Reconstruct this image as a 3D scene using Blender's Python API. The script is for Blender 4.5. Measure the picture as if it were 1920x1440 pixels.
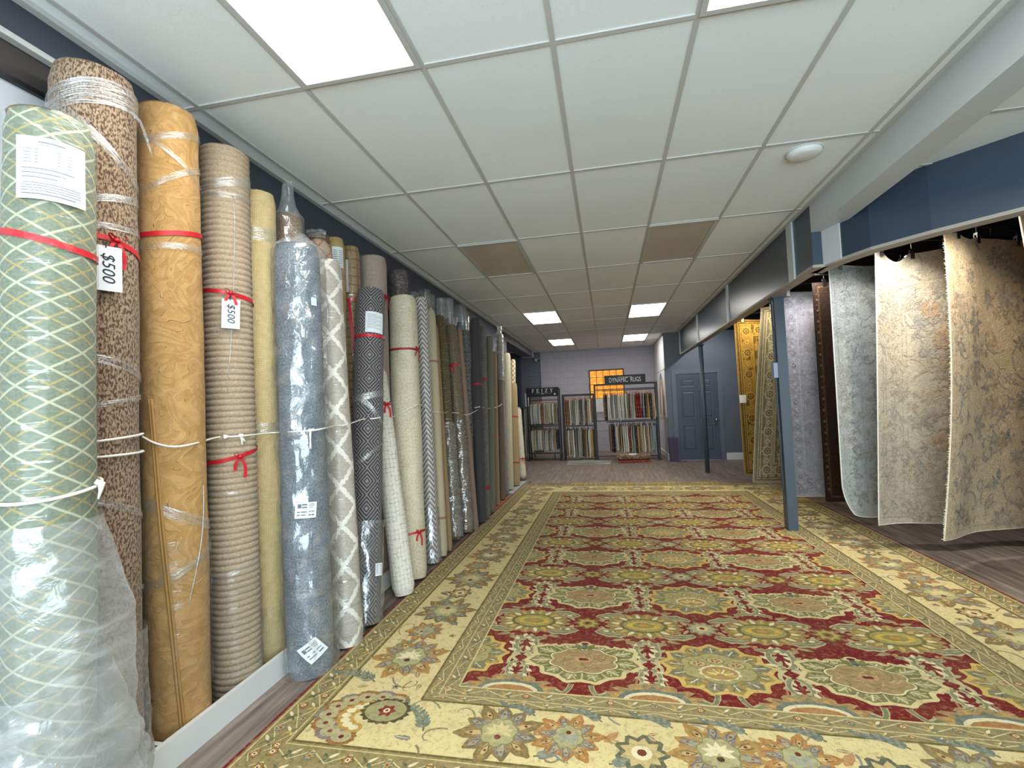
import bpy, math, random
from mathutils import Vector, Matrix, noise
PI = math.pi
for o in list(bpy.data.objects):
    bpy.data.objects.remove(o)
scene = bpy.context.scene
COL = scene.collection

# ---------------------------------------------------------------- camera, light, exposure
cam_data = bpy.data.cameras.new('camera')
cam_data.sensor_fit = 'HORIZONTAL'
cam_data.sensor_width = 36.0
cam_data.lens = 16.964
cam_data.clip_start = 0.02
cam_data.clip_end = 100
cam = bpy.data.objects.new('camera', cam_data)
COL.objects.link(cam)
CAM_YAW, CAM_PITCH, CAM_ROLL = -0.19285, 0.04564, -0.03947
fw = Vector((math.sin(CAM_YAW)*math.cos(CAM_PITCH), math.cos(CAM_YAW)*math.cos(CAM_PITCH), math.sin(CAM_PITCH)))
rt = Vector((math.cos(CAM_YAW), -math.sin(CAM_YAW), 0))
up = rt.cross(fw)
r2 = math.cos(CAM_ROLL)*rt + math.sin(CAM_ROLL)*up
u2 = -math.sin(CAM_ROLL)*rt + math.cos(CAM_ROLL)*up
cm = Matrix((r2, u2, -fw)).transposed().to_4x4()
cm.translation = (0, 0, 1.43)
cam.matrix_world = cm
scene.camera = cam

scene.view_settings.view_transform = 'Standard'
scene.view_settings.look = 'None'
scene.view_settings.exposure = 0.24
scene.view_settings.gamma = 1.0
scene.view_settings.use_curve_mapping = False
scene.cycles.max_bounces = 8
scene.cycles.transparent_max_bounces = 24
scene.cycles.caustics_reflective = False
scene.cycles.caustics_refractive = False

world = bpy.data.worlds.new('world')
scene.world = world
world.use_nodes = True
world.node_tree.nodes['Background'].inputs[0].default_value = (0.62, 0.78, 1.0, 1)
world.node_tree.nodes['Background'].inputs[1].default_value = 0.6

def area(name, loc, rot, sx, sy, power, col):
    l = bpy.data.lights.new(name, 'AREA')
    l.shape = 'RECTANGLE'; l.size = sx; l.size_y = sy; l.energy = power; l.color = col
    o = bpy.data.objects.new(name, l); COL.objects.link(o)
    o.location = loc; o.rotation_euler = rot
    return o
# daylight entering through the shop-front windows behind the camera
area('shopfront_daylight', (0.6, -2.75, 1.45), (PI/2+0.16, 0, 0), 6.4, 2.3, 370, (0.74, 0.91, 1.0))
LAMP = 13.0          # strength of the fluorescent diffusers
SPOT = 66           # track spots over the hanging rugs

# ---------------------------------------------------------------- materials
def lin(c):
    return c/12.92 if c <= 0.04045 else ((c+0.055)/1.055)**2.4
def hexc(h):
    if not isinstance(h, str):
        return tuple(h)[:3]
    h = h.lstrip('#')
    return tuple(lin(int(h[i:i+2], 16)/255) for i in (0, 2, 4))
def rgba(h):
    return (*hexc(h), 1.0)

class G:
    """small wrapper around a node tree"""
    def __init__(s, name, rough=0.8, spec=0.3):
        s.m = bpy.data.materials.new(name)
        s.m.use_nodes = True
        s.t = s.m.node_tree
        s.b = s.t.nodes['Principled BSDF']
        s.out = s.t.nodes['Material Output']
        s.b.inputs['Roughness'].default_value = rough
        s.b.inputs['Specular IOR Level'].default_value = spec
        s._uv = None
    def put(s, sock, v):
        if isinstance(v, bpy.types.NodeSocket):
            s.t.links.new(v, sock)
        elif isinstance(v, str):
            sock.default_value = rgba(v)
        elif isinstance(v, (tuple, list)):
            if sock.type == 'RGBA' and len(v) == 3: v = (*v, 1)
            sock.default_value = v
        else:
            if sock.type == 'RGBA': sock.default_value = (v, v, v, 1)
            elif sock.type == 'VECTOR': sock.default_value = (v, v, v)
            else: sock.default_value = v
    def node(s, t): return s.t.nodes.new(t)
    def math(s, op, a, b=None, c=None, clamp=False):
        n = s.node('ShaderNodeMath'); n.operation = op; n.use_clamp = clamp
        s.put(n.inputs[0], a)
        if b is not None: s.put(n.inputs[1], b)
        if c is not None: s.put(n.inputs[2], c)
        return n.outputs[0]
    def add(s, a, b): return s.math('ADD', a, b)
    def sub(s, a, b): return s.math('SUBTRACT', a, b)
    def mul(s, a, b): return s.math('MULTIPLY', a, b)
    def mix(s, f, a, b, mode='MIX'):
        n = s.node('ShaderNodeMix'); n.data_type = 'RGBA'; n.blend_type = mode
        s.put(n.inputs[0], f); s.put(n.inputs[6], a); s.put(n.inputs[7], b)
        return n.outputs[2]
    def uv(s):
        if s._uv is None:
            n = s.node('ShaderNodeUVMap'); n.uv_map = 'UV'
            sp = s.node('ShaderNodeSeparateXYZ'); s.t.links.new(n.outputs[0], sp.inputs[0])
            s._uv = (sp.outputs[0], sp.outputs[1], n.outputs[0])
        return s._uv
    def obj(s):
        return s.node('ShaderNodeTexCoord').outputs['Object']
    def gen(s):
        return s.node('ShaderNodeNewGeometry').outputs['Position']
    def rnd(s):
        return s.node('ShaderNodeObjectInfo').outputs['Random']
    def vec(s, x, y, z=0.0):
        n = s.node('ShaderNodeCombineXYZ')
        s.put(n.inputs[0], x); s.put(n.inputs[1], y); s.put(n.inputs[2], z)
        return n.outputs[0]
    def scale(s, v, sc):
        n = s.node('ShaderNodeVectorMath'); n.operation = 'MULTIPLY'
        s.put(n.inputs[0], v); n.inputs[1].default_value = sc
        return n.outputs[0]
    def noise(s, v, sc=5, det=2, rough=0.5, dist=0.0, col=False):
        n = s.node('ShaderNodeTexNoise')
        s.put(n.inputs['Vector'], v); n.inputs['Scale'].default_value = sc
        n.inputs['Detail'].default_value = det; n.inputs['Roughness'].default_value = rough
        n.inputs['Distortion'].default_value = dist
        return n.outputs['Color' if col else 'Fac']
    def voro(s, v, sc=5, feat='F1', out='Distance'):
        n = s.node('ShaderNodeTexVoronoi'); n.feature = feat
        s.put(n.inputs['Vector'], v); n.inputs['Scale'].default_value = sc
        return n.outputs[out]
    def ramp(s, f, stops, interp='LINEAR'):
        n = s.node('ShaderNodeValToRGB'); e = n.color_ramp.elements
        n.color_ramp.interpolation = interp
        while len(e) < len(stops): e.new(0.5)
        for el, (p, c) in zip(e, stops):
            el.position = p; el.color = rgba(c) if isinstance(c, str) else ((c, c, c, 1) if not isinstance(c, tuple) else (*c[:3], 1))
        s.put(n.inputs[0], f)
        return n.outputs[0]
    def step(s, f, lo, hi):
        n = s.node('ShaderNodeMapRange'); n.clamp = True
        s.put(n.inputs[0], f); n.inputs[1].default_value = lo; n.inputs[2].default_value = hi
        return n.outputs[0]
    def fract(s, a): return s.math('FRACT', a)
    def tri(s, a):       # distance to the nearest integer, 0..0.5
        return s.math('PINGPONG', a, 0.5)
    def line(s, a, w):   # 1 on integers of a, width w
        n = s.step(s.tri(a), w*0.5, w*0.5+0.02)
        return s.sub(1.0, n)
    def bump(s, h, strength=0.5, dist=0.01):
        n = s.node('ShaderNodeBump'); n.inputs['Strength'].default_value = strength
        n.inputs['Distance'].default_value = dist
        s.put(n.inputs['Height'], h)
        s.t.links.new(n.outputs[0], s.b.inputs['Normal'])
    def col(s, c): s.put(s.b.inputs['Base Color'], c); return s
    def done(s): return s.m

MATS = {}
def paint(name, c, rough=0.6, var=0.06, sc=3.0, spec=0.3, metal=0.0, bump=0.0):
    if name in MATS: return MATS[name]
    g = G(name, rough, spec)
    n = g.noise(g.obj(), sc, 4, 0.6)
    base = hexc(c)
    lo = tuple(max(0, x*(1-var)) for x in base); hi = tuple(min(1, x*(1+var)) for x in base)
    g.col(g.ramp(n, [(0.3, lo), (0.7, hi)]))
    g.b.inputs['Metallic'].default_value = metal
    if bump: g.bump(g.noise(g.obj(), 90, 2), bump, 0.002)
    MATS[name] = g.m
    return g.m

# ---------------------------------------------------------------- mesh builder
class MB:
    def __init__(s):
        s.v = []; s.f = []; s.uv = []; s.mi = []; s.fc = []
    def quad(s, a, b, c, d, uv=None, mi=0, col=None):
        i = len(s.v); s.v += [a, b, c, d]; s.f.append((i, i+1, i+2, i+3)); s.uv.append(uv); s.mi.append(mi); s.fc.append(col)
    def poly(s, pts, uv=None, mi=0, col=None):
        i = len(s.v); s.v += list(pts); s.f.append(tuple(range(i, i+len(pts)))); s.uv.append(uv); s.mi.append(mi); s.fc.append(col)
    def box(s, x0, x1, y0, y1, z0, z1, mi=0, mat=None):
        i = len(s.v)
        p = [(x0,y0,z0),(x1,y0,z0),(x1,y1,z0),(x0,y1,z0),(x0,y0,z1),(x1,y0,z1),(x1,y1,z1),(x0,y1,z1)]
        if mat is not None: p = [tuple(mat @ Vector(q)) for q in p]
        s.v += p
        for f in ((0,3,2,1),(4,5,6,7),(0,1,5,4),(1,2,6,5),(2,3,7,6),(3,0,4,7)):
            s.f.append(tuple(i+k for k in f)); s.uv.append(None); s.mi.append(mi); s.fc.append(None)
        return s
    def tube(s, pts, r, n=8, mi=0, cap=True, closed=False):
        pts = [Vector(p) for p in pts]
        i0 = len(s.v); k = len(pts)
        rr = r if isinstance(r, (list, tuple)) else [r]*k
        ref = None
        for j, p in enumerate(pts):
            a = pts[(j-1) % k] if (j > 0 or closed) else pts[0]
            b = pts[(j+1) % k] if (j < k-1 or closed) else pts[-1]
            t = (b-a).normalized() if (b-a).length > 1e-9 else Vector((0, 0, 1))
            if ref is None:
                ref = t.orthogonal().normalized()
            ref = (ref - t*ref.dot(t)).normalized()
            bi = t.cross(ref)
            for q in range(n):
                an = 2*PI*q/n
                s.v.append(tuple(p + (ref*math.cos(an)+bi*math.sin(an))*rr[j]))
        segs = k if closed else k-1
        for j in range(segs):
            for q in range(n):
                a = i0+j*n+q; b = i0+j*n+(q+1) % n; c = i0+((j+1) % k)*n+(q+1) % n; d = i0+((j+1) % k)*n+q
                s.f.append((a, b, c, d)); s.uv.append(None); s.mi.append(mi); s.fc.append(None)
        if cap and not closed:
            s.f.append(tuple(i0+q for q in reversed(range(n)))); s.uv.append(None); s.mi.append(mi); s.fc.append(None)
            s.f.append(tuple(i0+(k-1)*n+q for q in range(n))); s.uv.append(None); s.mi.append(mi); s.fc.append(None)
        return s
    def grid(s, fn, nu, nv, u0=0, u1=1, v0=0, v1=1, uvfn=None, closed_u=False, mi=0):
        i0 = len(s.v)
        for j in range(nv+1):
            v = v0+(v1-v0)*j/nv
            for i in range(nu+1):
                u = u0+(u1-u0)*i/nu
                s.v.append(tuple(fn(u, v)))
        for j in range(nv):
            for i in range(nu):
                a = i0+j*(nu+1)+i
                s.f.append((a, a+1, a+nu+2, a+nu+1))
                ua = u0+(u1-u0)*i/nu; ub = u0+(u1-u0)*(i+1)/nu; va = v0+(v1-v0)*j/nv; vb = v0+(v1-v0)*(j+1)/nv
                q = [(ua, va), (ub, va), (ub, vb), (ua, vb)]
                s.uv.append([uvfn(*k) for k in q] if uvfn else q); s.mi.append(mi); s.fc.append(None)
        return s
    def mesh(s, name, mats, smooth=False):
        me = bpy.data.meshes.new(name)
        me.from_pydata([tuple(p) for p in s.v], [], s.f)
        if not isinstance(mats, (list, tuple)): mats = [mats]
        for m in mats: me.materials.append(m)
        if any(u for u in s.uv):
            ul = me.uv_layers.new(name='UV')
            data = []
            for f, u in zip(s.f, s.uv):
                if u is None: data += [0.0, 0.0]*len(f)
                else:
                    for q in u: data += [q[0], q[1]]
            ul.data.foreach_set('uv', data)
        if any(c is not None for c in s.fc):
            ca = me.color_attributes.new(name='Col', type='FLOAT_COLOR', domain='CORNER')
            data = []
            for f, c in zip(s.f, s.fc):
                c = c or (1, 1, 1)
                data += [c[0], c[1], c[2], 1.0]*len(f)
            ca.data.foreach_set('color', data)
        if len(mats) > 1: me.polygons.foreach_set('material_index', s.mi)
        if smooth: me.polygons.foreach_set('use_smooth', [True]*len(me.polygons))
        me.update()
        return me
    def build(s, name, mats, parent=None, smooth=False):
        return link(name, s.mesh(name, mats, smooth), parent)

def link(name, data, parent=None):
    o = bpy.data.objects.new(name, data)
    COL.objects.link(o)
    if parent is not None: o.parent = parent
    return o
def tag(o, label=None, cat=None, group=None, kind=None):
    if label: o['label'] = label
    if cat: o['category'] = cat
    if group: o['group'] = group
    if kind: o['kind'] = kind
    return o
def empty(name, loc=(0, 0, 0), rz=0.0, label=None, cat=None, group=None):
    o = link(name, None); o.location = loc; o.rotation_euler = (0, 0, rz)
    o.empty_display_size = 0.1
    return tag(o, label, cat, group)
def boxobj(name, dims, m, parent=None, kind=None, bev=0.0):
    o = MB().box(*dims).build(name, m, parent)
    if bev:
        md = o.modifiers.new('bevel', 'BEVEL'); md.width = bev; md.segments = 2
    if kind: o['kind'] = kind
    return o
def text_mesh(s, size, m, extr=0.001, align='CENTER', spacing=1.0):
    c = bpy.data.curves.new('lettering', 'FONT')
    c.body = s; c.size = size; c.extrude = extr; c.align_x = align; c.align_y = 'CENTER'; c.space_character = spacing
    c.resolution_u = 3
    o = bpy.data.objects.new('lettering_tmp', c); COL.objects.link(o)
    dg = bpy.context.evaluated_depsgraph_get()
    me = bpy.data.meshes.new_from_object(o.evaluated_get(dg))
    bpy.data.objects.remove(o); bpy.data.curves.remove(c)
    me.materials.clear(); me.materials.append(m)
    return me

# ================================================================ THE ROOM
H = 3.03
XL, XR = -2.10, 1.75
YB = 14.62
M_navy = paint('navy_wall_paint', '#414751', 0.45, 0.08, 1.5)
M_navy2 = paint('navy_fascia_paint', '#354252', 0.33, 0.12, 1.2, spec=0.5)
M_slate = paint('slate_door_paint', '#555C66', 0.42, 0.05, 2)
M_slateframe = paint('slate_frame_paint', '#6C737D', 0.45, 0.05, 2)
M_postpaint = paint('slate_post_paint', '#4A545F', 0.4, 0.05, 2)
M_slatewall = paint('slate_wall_paint', '#686C73', 0.5, 0.06, 1)
M_lav = paint('lavender_wall_paint', '#AEAAB2', 0.7, 0.05, 2, bump=0.25)
M_mortar = paint('lavender_joint_paint', '#9C98A1', 0.8, 0.05, 2)
M_white = paint('white_trim_paint', '#DADBD8', 0.5, 0.04, 3)
M_offwhite = paint('pale_wall_paint', '#C9C9CB', 0.6, 0.04, 2)
M_lgrey = paint('light_grey_beam_paint', '#C2C8C8', 0.5, 0.04, 2)
M_black = paint('black_metal', '#141416', 0.4, 0.1, 5, spec=0.5)
M_dark = paint('dark_ceiling_paint', '#1B1D22', 0.8, 0.1, 2)
M_brown = paint('dark_brown_header', '#3A3533', 0.6, 0.1, 3)
M_chrome = paint('brushed_metal', '#C8C8C8', 0.25, 0.04, 8, metal=1.0)
M_grid = paint('ceiling_grid_metal', '#BFBFBA', 0.5, 0.03, 3)
M_taupe = paint('soffit_taupe', '#A79F95', 0.6, 0.05, 2)

def g_tile():
    g = G('ceiling_tile_fissured', 0.9, 0.1)
    n = g.noise(g.obj(), 140, 3, 0.7)
    big = g.noise(g.gen(), 0.9, 2)
    g.col(g.mix(g.step(n, 0.62, 0.7), g.ramp(big, [(0.3, '#E6ECEB'), (0.7, '#EEF3F2')]), '#D8DEDD'))
    g.bump(n, 0.25, 0.002)
    return g.m
M_tile = g_tile()

def g_wood():
    g = G('grey_brown_vinyl_plank', 0.42, 0.4)
    r = g.rnd()
    p = g.node('ShaderNodeVectorMath'); p.operation = 'ADD'
    g.put(p.inputs[0], g.gen()); g.put(p.inputs[1], g.vec(g.mul(r, 17.0), g.mul(r, 31.0), 0.0))
    q = g.scale(p.outputs[0], (22, 1.6, 1))
    n = g.noise(q, 1.0, 5, 0.6, 0.6)
    k = g.noise(g.scale(p.outputs[0], (6, 1.1, 1)), 1.0, 3, 0.5, 0.4)
    c = g.ramp(n, [(0.3, '#5E534C'), (0.5, '#86786E'), (0.72, '#A8998C')])
    c = g.mix(g.step(k, 0.62, 0.75), c, '#584B43')
    c = g.mix(g.mul(r, 0.35), c, '#62554A')
    g.col(c); g.bump(n, 0.15, 0.002)
    return g.m
M_wood = g_wood()

# ---- floor: slab plus planks that show
floor = boxobj('floor', (-4.2, 6.5, -3.0, YB+0.2, -0.2, -0.004), M_wood, kind='structure')
PW, PL = 0.182, 1.22
pm = MB().box(0, PW-0.0025, 0, PL-0.003, -0.004, 0.0).mesh('plank', M_wood)
random.seed(4)
def plank_seen(x, y):
    x1, y1 = x+PW, y+PL
    if x1 <= -1.4 and x >= -2.15: return 0.9 < y1 and y < 10.2
    if y1 > 8.55: return y < 12.4 and x < (4.3 if y < 11.5 else 3.0) and x > (-2.15 if y1 < 11 else -2.7) 
    if x1 > 2.55: return y > 2.2 and x < 4.5
    return False
i = 0
x = -2.73
while x < 4.6:
    y = 0.4 - random.random()*PL
    while y < 12.0:
        if plank_seen(x, y) and y+PL < 12.62+0.6:
            o = link('plank', pm, floor); o.location = (x, y, 0)
            i += 1
        y += PL
    x += PW

# ---- ceiling: slab, tiles, tee bars
ceiling = boxobj('ceiling', (-4.2, 6.5, -3.0, YB+0.2, H+0.03, H+0.2), M_offwhite, kind='structure')
X0, TY0, TW, TL = -1.991, 2.072, 0.61, 1.22
tm = MB().box(0.004, TW-0.004, 0.004, TL-0.004, H+0.002, H+0.014).mesh('ceiling_tile', M_tile)
lights_on = {(1, -1), (4, -1), (1, 5), (4, 5), (1, 8), (4, 8), (1, -3), (4, -3)}
lights_off = {(1, 2), (4, 2)}
for j in range(-4, 11):
    for c in range(6):
        if (c, j) in lights_on or (c, j) in lights_off: continue
        if TY0+TL*j > YB-0.05: continue
        o = link('ceiling_tile', tm, ceiling); o.location = (X0+c*TW, TY0+TL*j, 0)
# narrow edge tiles
el = MB().box(XL, X0-0.006, 0, TL-0.006, H+0.002, H+0.014).mesh('edge_tile', M_tile)
er = MB().box(X0+6*TW+0.006, XR, 0, TL-0.006, H+0.002, H+0.014).mesh('edge_tile', M_tile)
for j in range(-4, 11):
    for me in (el, er):
        o = link('edge_tile', me, ceiling); o.location = (0, TY0+TL*j, 0)
# tee bars: lengthwise runs and cross tees
tb = MB().box(-0.012, 0.012, -2.9, YB, H-0.004, H+0.003).mesh('main_tee', M_grid)
for c in range(7):
    o = link('main_tee', tb, ceiling); o.location = (X0+c*TW, 0, 0)
cb = MB().box(0.012, TW-0.012, -0.012, 0.012, H-0.004, H+0.003).mesh('cross_tee', M_grid)
for j in range(-3, 11):
    for c in range(6):
        o = link('cross_tee', cb, ceiling); o.location = (X0+c*TW, TY0+TL*j, 0)
    for a, b in ((XL+0.01, X0-0.012), (X0+6*TW+0.012, XR)):
        MB().box(a, b, TY0+TL*j-0.012, TY0+TL*j+0.012, H-0.004, H+0.003).build('cross_tee', M_grid, ceiling)
tag(boxobj('trim_1', (XL, XL+0.035, -2.9, 10.4, H-0.02, H), M_grid), kind='structure')
tag(boxobj('trim_2', (XR-0.03, XR, -2.9, 12.0, H-0.012, H+0.001), M_grid), kind='structure')

# ---- ceiling lights (lit and unlit troffers)
def g_lamp():
    g = G('lit_prismatic_diffuser', 0.5, 0.2)
    g.col('#F4F4F0')
    g.put(g.b.inputs['Emission Color'], (1.0, 0.97, 0.92, 1))
    g.b.inputs['Emission Strength'].default_value = LAMP
    return g.m
M_lamp = g_lamp()
M_lampoff = paint('unlit_prismatic_diffuser', '#C2B6A4', 0.35, 0.05, 3)
names = {(1, -1): 'lit ceiling light panel nearest the tall rug rolls, cut by the top edge',
         (4, -1): 'lit ceiling light panel just showing at the top right edge',
         (1, 5): 'lit square-looking ceiling panel, left one of the nearer far pair',
         (4, 5): 'lit square-looking ceiling panel, right one of the nearer far pair',
         (1, 8): 'lit ceiling panel closest to the back wall, left one',
         (4, 8): 'lit ceiling panel closest to the back wall, right one',
         (1, -3): 'lit ceiling panel behind the camera on the roll side',
         (4, -3): 'lit ceiling panel behind the camera on the beam side',
         (1, 2): 'unlit tan ceiling light panel on the rug-roll side',
         (4, 2): 'unlit tan ceiling light panel on the hanging-rug side'}
for key in sorted(lights_on | lights_off):
    c, j = key
    x, y = X0+c*TW, TY0+TL*j
    e = empty('ceiling_light', (x, y, H), 0, names[key], 'light', 'recessed ceiling light panels')
    fr = MB()
    fr.box(0.004, TW-0.004, 0.004, 0.03, -0.012, 0.012); fr.box(0.004, TW-0.004, TL-0.03, TL-0.004, -0.012, 0.012)
    fr.box(0.004, 0.03, 0.03, TL-0.03, -0.012, 0.012); fr.box(TW-0.03, TW-0.004, 0.03, TL-0.03, -0.012, 0.012)
    fr.build('frame', M_grid, e)
    MB().box(0.03, TW-0.03, 0.03, TL-0.03, -0.004, 0.004).build('diffuser', M_lamp if key in lights_on else M_lampoff, e)

# ---- left wall with a shaded window near the camera and an alcove at the far end
wl = boxobj('wall_left', (XL-0.14, XL, 1.62, 10.3, 0, H+0.02), M_navy, kind='structure')
bk = boxobj('wall_left_bulkhead', (XL-0.14, XL, -3.0, 1.62, 2.885, H+0.02), M_navy, kind='structure')
boxobj('wall_left_apron', (XL-0.14, XL, -3.0, 1.62, 0, 0.75), M_navy, kind='structure')
tag(boxobj('trim_3', (XL-0.14, XL+0.004, -3.0, 1.62, 2.862, 2.885), M_grid), kind='structure')
w2 = empty('window_2', (XL, 0, 0)); w2['kind'] = 'structure'
MB().box(-0.12, -0.03, -3.0, 1.62, 2.735, 2.862).build('header', M_brown, w2)
MB().box(-0.10, -0.02, -3.0, 1.62, 2.715, 2.735).build('head_rail', M_black, w2)
MB().box(-0.12, -0.04, -3.0, 1.62, 0.75, 2.715).build('roller_shade', paint('roller_shade_cloth', '#B9BDC2', 0.8, 0.03, 3), w2)
fb = boxobj('wall_left_soffit', (-2.42, XL, 10.3, 14.35, 2.86, H+0.02), M_slatewall, kind='structure')
tag(boxobj('trim_4', (-2.42, XL+0.004, 14.02, 14.36, 2.855, H), M_offwhite), kind='structure')
boxobj('wall_alcove_left', (-3.7, -3.55, 10.2, YB, 0, H+0.02), M_slatewall, kind='structure')
boxobj('wall_alcove_near', (-3.7, XL-0.14, 10.2, 10.3, 0, H+0.02), M_navy, kind='structure')
# horizontally boarded end wall of the alcove
ws = boxobj('wall_alcove_back', (-3.6, -1.95, YB-0.02, YB+0.1, 0, H+0.02), M_navy, kind='structure')
sl = MB().box(-2.55, -1.96, YB-0.045, YB-0.02, 0.0, 0.098).mesh('slat', M_slatewall)
for k in range(29):
    o = link('slat', sl, ws); o.location = (0, 0, 0.02+k*0.104)
MB().box(-2.62, -2.55, YB-0.06, YB-0.02, 0, H).build('corner_board', M_navy, ws)

# ---- back wall of painted block, with the amber window
wb = boxobj('wall_back', (-1.95, 1.5, YB+0.012, YB+0.15, 0, H+0.02), M_mortar, kind='structure')
BW, BH = 0.406, 0.203
bm_ = MB().box(0.004, BW-0.004, YB, YB+0.012, 0.004, BH-0.004).mesh('block', M_lav)
bh_ = MB().box(0.004, BW/2-0.004, YB, YB+0.012, 0.004, BH-0.004).mesh('half_block', M_lav)
WX0, WX1, WZ0, WZ1 = -0.50, 0.53, 1.15, 2.41
for k in range(15):
    z = k*BH-0.02
    x = -1.95 - (BW/2 if k % 2 else 0)
    while x < 1.42:
        inside = x+BW > WX0+0.02 and x < WX1-0.02 and z+BH > WZ0+0.02 and z < WZ1-0.02
        inl = x+BW > -0.6 and x < 0.6 and WZ1-0.05 < z < WZ1+0.15
        if not inside:
            if x < -1.96:
                o = link('half_block', bh_, wb); o.location = (x+BW/2, 0, z)
            else:
                o = link('block', bm_, wb); o.location = (x, 0, z)
        else:
            for a, b in ((x+0.004, WX0), (WX1, x+BW-0.004)):
                if b-a > 0.03 and a >= x and b <= x+BW: MB().box(a, b, YB, YB+0.012, z+0.004, z+BH-0.004).build('cut_block', M_lav, wb)
        x += BW
MB().box(-0.58, 0.60, YB-0.006, YB-0.001, WZ1+0.01, WZ1+0.21).build('lintel', M_lav, wb)
win = empty('window_1', (0, YB, 0)); win['kind'] = 'structure'
fr = MB()
fr.box(WX0, WX1, -0.01, 0.012, WZ1-0.03, WZ1); fr.box(WX0, WX0+0.03, -0.01, 0.012, WZ0, WZ1-0.03)
fr.box(WX1-0.03, WX1, -0.01, 0.012, WZ0, WZ1-0.03)
fr.build('frame', paint('dark_window_frame', '#5A4326', 0.5), win)
def g_amber():
    g = G('amber_glass_daylit', 0.3, 0.4)
    n = g.noise(g.obj(), 14, 4, 0.6, 0.8)
    c = g.ramp(n, [(0.3, '#C76A06'), (0.5, '#F09A12'), (0.72, '#FFC637')])
    g.col(c); g.put(g.b.inputs['Emission Color'], c); g.b.inputs['Emission Strength'].default_value = 0.62
    return g.m
M_amber = g_amber()
pw = (WX1-WX0-0.06)/5; ph = 0.205
pmn = MB().box(0.008, pw-0.008, 0.0, 0.01, 0.008, ph-0.008).mesh('pane', M_amber)
for a in range(5):
    for b in range(4):
        o = link('pane', pmn, win); o.location = (WX0+0.03+a*pw, 0, WZ1-0.03-(b+1)*ph)
MB().box(WX0+0.03, WX1-0.03, 0.008, 0.011, WZ1-0.03-4*ph, WZ1-0.03).build('lead_came', paint('brown_came', '#8A4E10', 0.6), win)
MB().box(WX0+0.03, WX1-0.03, -0.005, 0.011, WZ0, WZ1-0.04-4*ph).build('lower_panel', M_white, win)

# ---- right side: jog wall, door wall
wj = boxobj('wall_jog', (1.39, 1.5, 11.98, YB, 0, H+0.02), M_offwhite, kind='structure')
boxobj('baseboard_jog', (1.372, 1.39, 12.0, YB, 0, 0.13), M_white, kind='structure')
DY = 11.95
DX0, DX1, DZ = 1.62, 2.53, 2.035
wd = MB()
wd.box(1.39, DX0-0.01, DY, DY+0.12, 0, H+0.02); wd.box(DX1+0.01, 6.3, DY, DY+0.12, 0, H+0.02); wd.box(DX0-0.01, DX1+0.01, DY, DY+0.12, DZ+0.01, H+0.02)
tag(wd.build('wall_back_right', M_slatewall), kind='structure')
boxobj('baseboard_back_right', (DX1+0.12, 4.5, DY-0.014, DY, 0, 0.16), M_white, kind='structure')
dr = empty('door_1', (DX0, DY, 0)); dr['kind'] = 'structure'
DW = DX1-DX0
MB().box(0, DW, 0.02, 0.05, 0.01, DZ).build('door_leaf', M_slate, dr)
for (a, b, z0, z1) in [(0.11, 0.41, 1.72, 1.90), (0.50, 0.80, 1.72, 1.90), (0.11, 0.41, 0.98, 1.62), (0.50, 0.80, 0.98, 1.62), (0.11, 0.41, 0.22, 0.80), (0.50, 0.80, 0.22, 0.80)]:
    p = MB()
    def fr_(x0, x1, zz0, zz1, y): return [(x0, y, zz0), (x1, y, zz0), (x1, y, zz1), (x0, y, zz1)]
    o1 = fr_(a, b, z0, z1, 0.012); i1 = fr_(a+0.025, b-0.025, z0+0.025, z1-0.025, 0.019); i2 = fr_(a+0.05, b-0.05, z0+0.05, z1-0.05, 0.009)
    base = fr_(a, b, z0, z1, 0.02)
    for A, B in ((base, o1), (o1, i1), (i1, i2)):
        for k in range(4): p.quad(A[k], A[(k+1) % 4], B[(k+1) % 4], B[k])
    p.poly(i2)
    p.build('door_panel', M_slate, dr)
fr = MB()
fr.box(-0.10, -0.005, -0.02, 0.06, 0, DZ+0.10); fr.box(DW+0.005, DW+0.10, -0.02, 0.06, 0, DZ+0.10); fr.box(-0.005, DW+0.005, -0.02, 0.06, DZ+0.005, DZ+0.10)
fr.build('door_frame', M_slateframe, dr)
k = MB().tube([(DW-0.065, 0.02, 0.93), (DW-0.065, -0.03, 0.93), (DW-0.065, -0.035, 0.93), (DW-0.065, -0.055, 0.93), (DW-0.065, -0.075, 0.93), (DW-0.065, -0.08, 0.93)], [0.022, 0.012, 0.02, 0.03, 0.024, 0.01], 14)
k.build('door_knob', M_chrome, dr, True)
# outer shell
boxobj('wall_right', (6.2, 6.35, -3.0, DY, 0, H+0.02), M_dark, kind='structure')
sf = MB()
sf.box(-4.2, -2.7, -3.1, -2.95, 0, H); sf.box(3.9, 6.4, -3.1, -2.95, 0, H); sf.box(-2.7, 3.9, -3.1, -2.95, 2.65, H); sf.box(-2.7, 3.9, -3.1, -2.95, 0, 0.3)
tag(sf.build('wall_front', M_offwhite), kind='structure')
w3 = empty('window_3', (0, -3.0, 0)); w3['kind'] = 'structure'
for k in range(5):
    MB().box(-2.7+k*1.6, -2.64+k*1.6, -0.04, 0.04, 0.3, 2.65).build('mullion', M_black, w3)
boxobj('wall_front_left', (XL-0.14-1.9, XL-0.14, -3.0, -2.9, 0, H), M_offwhite, kind='structure')

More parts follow.
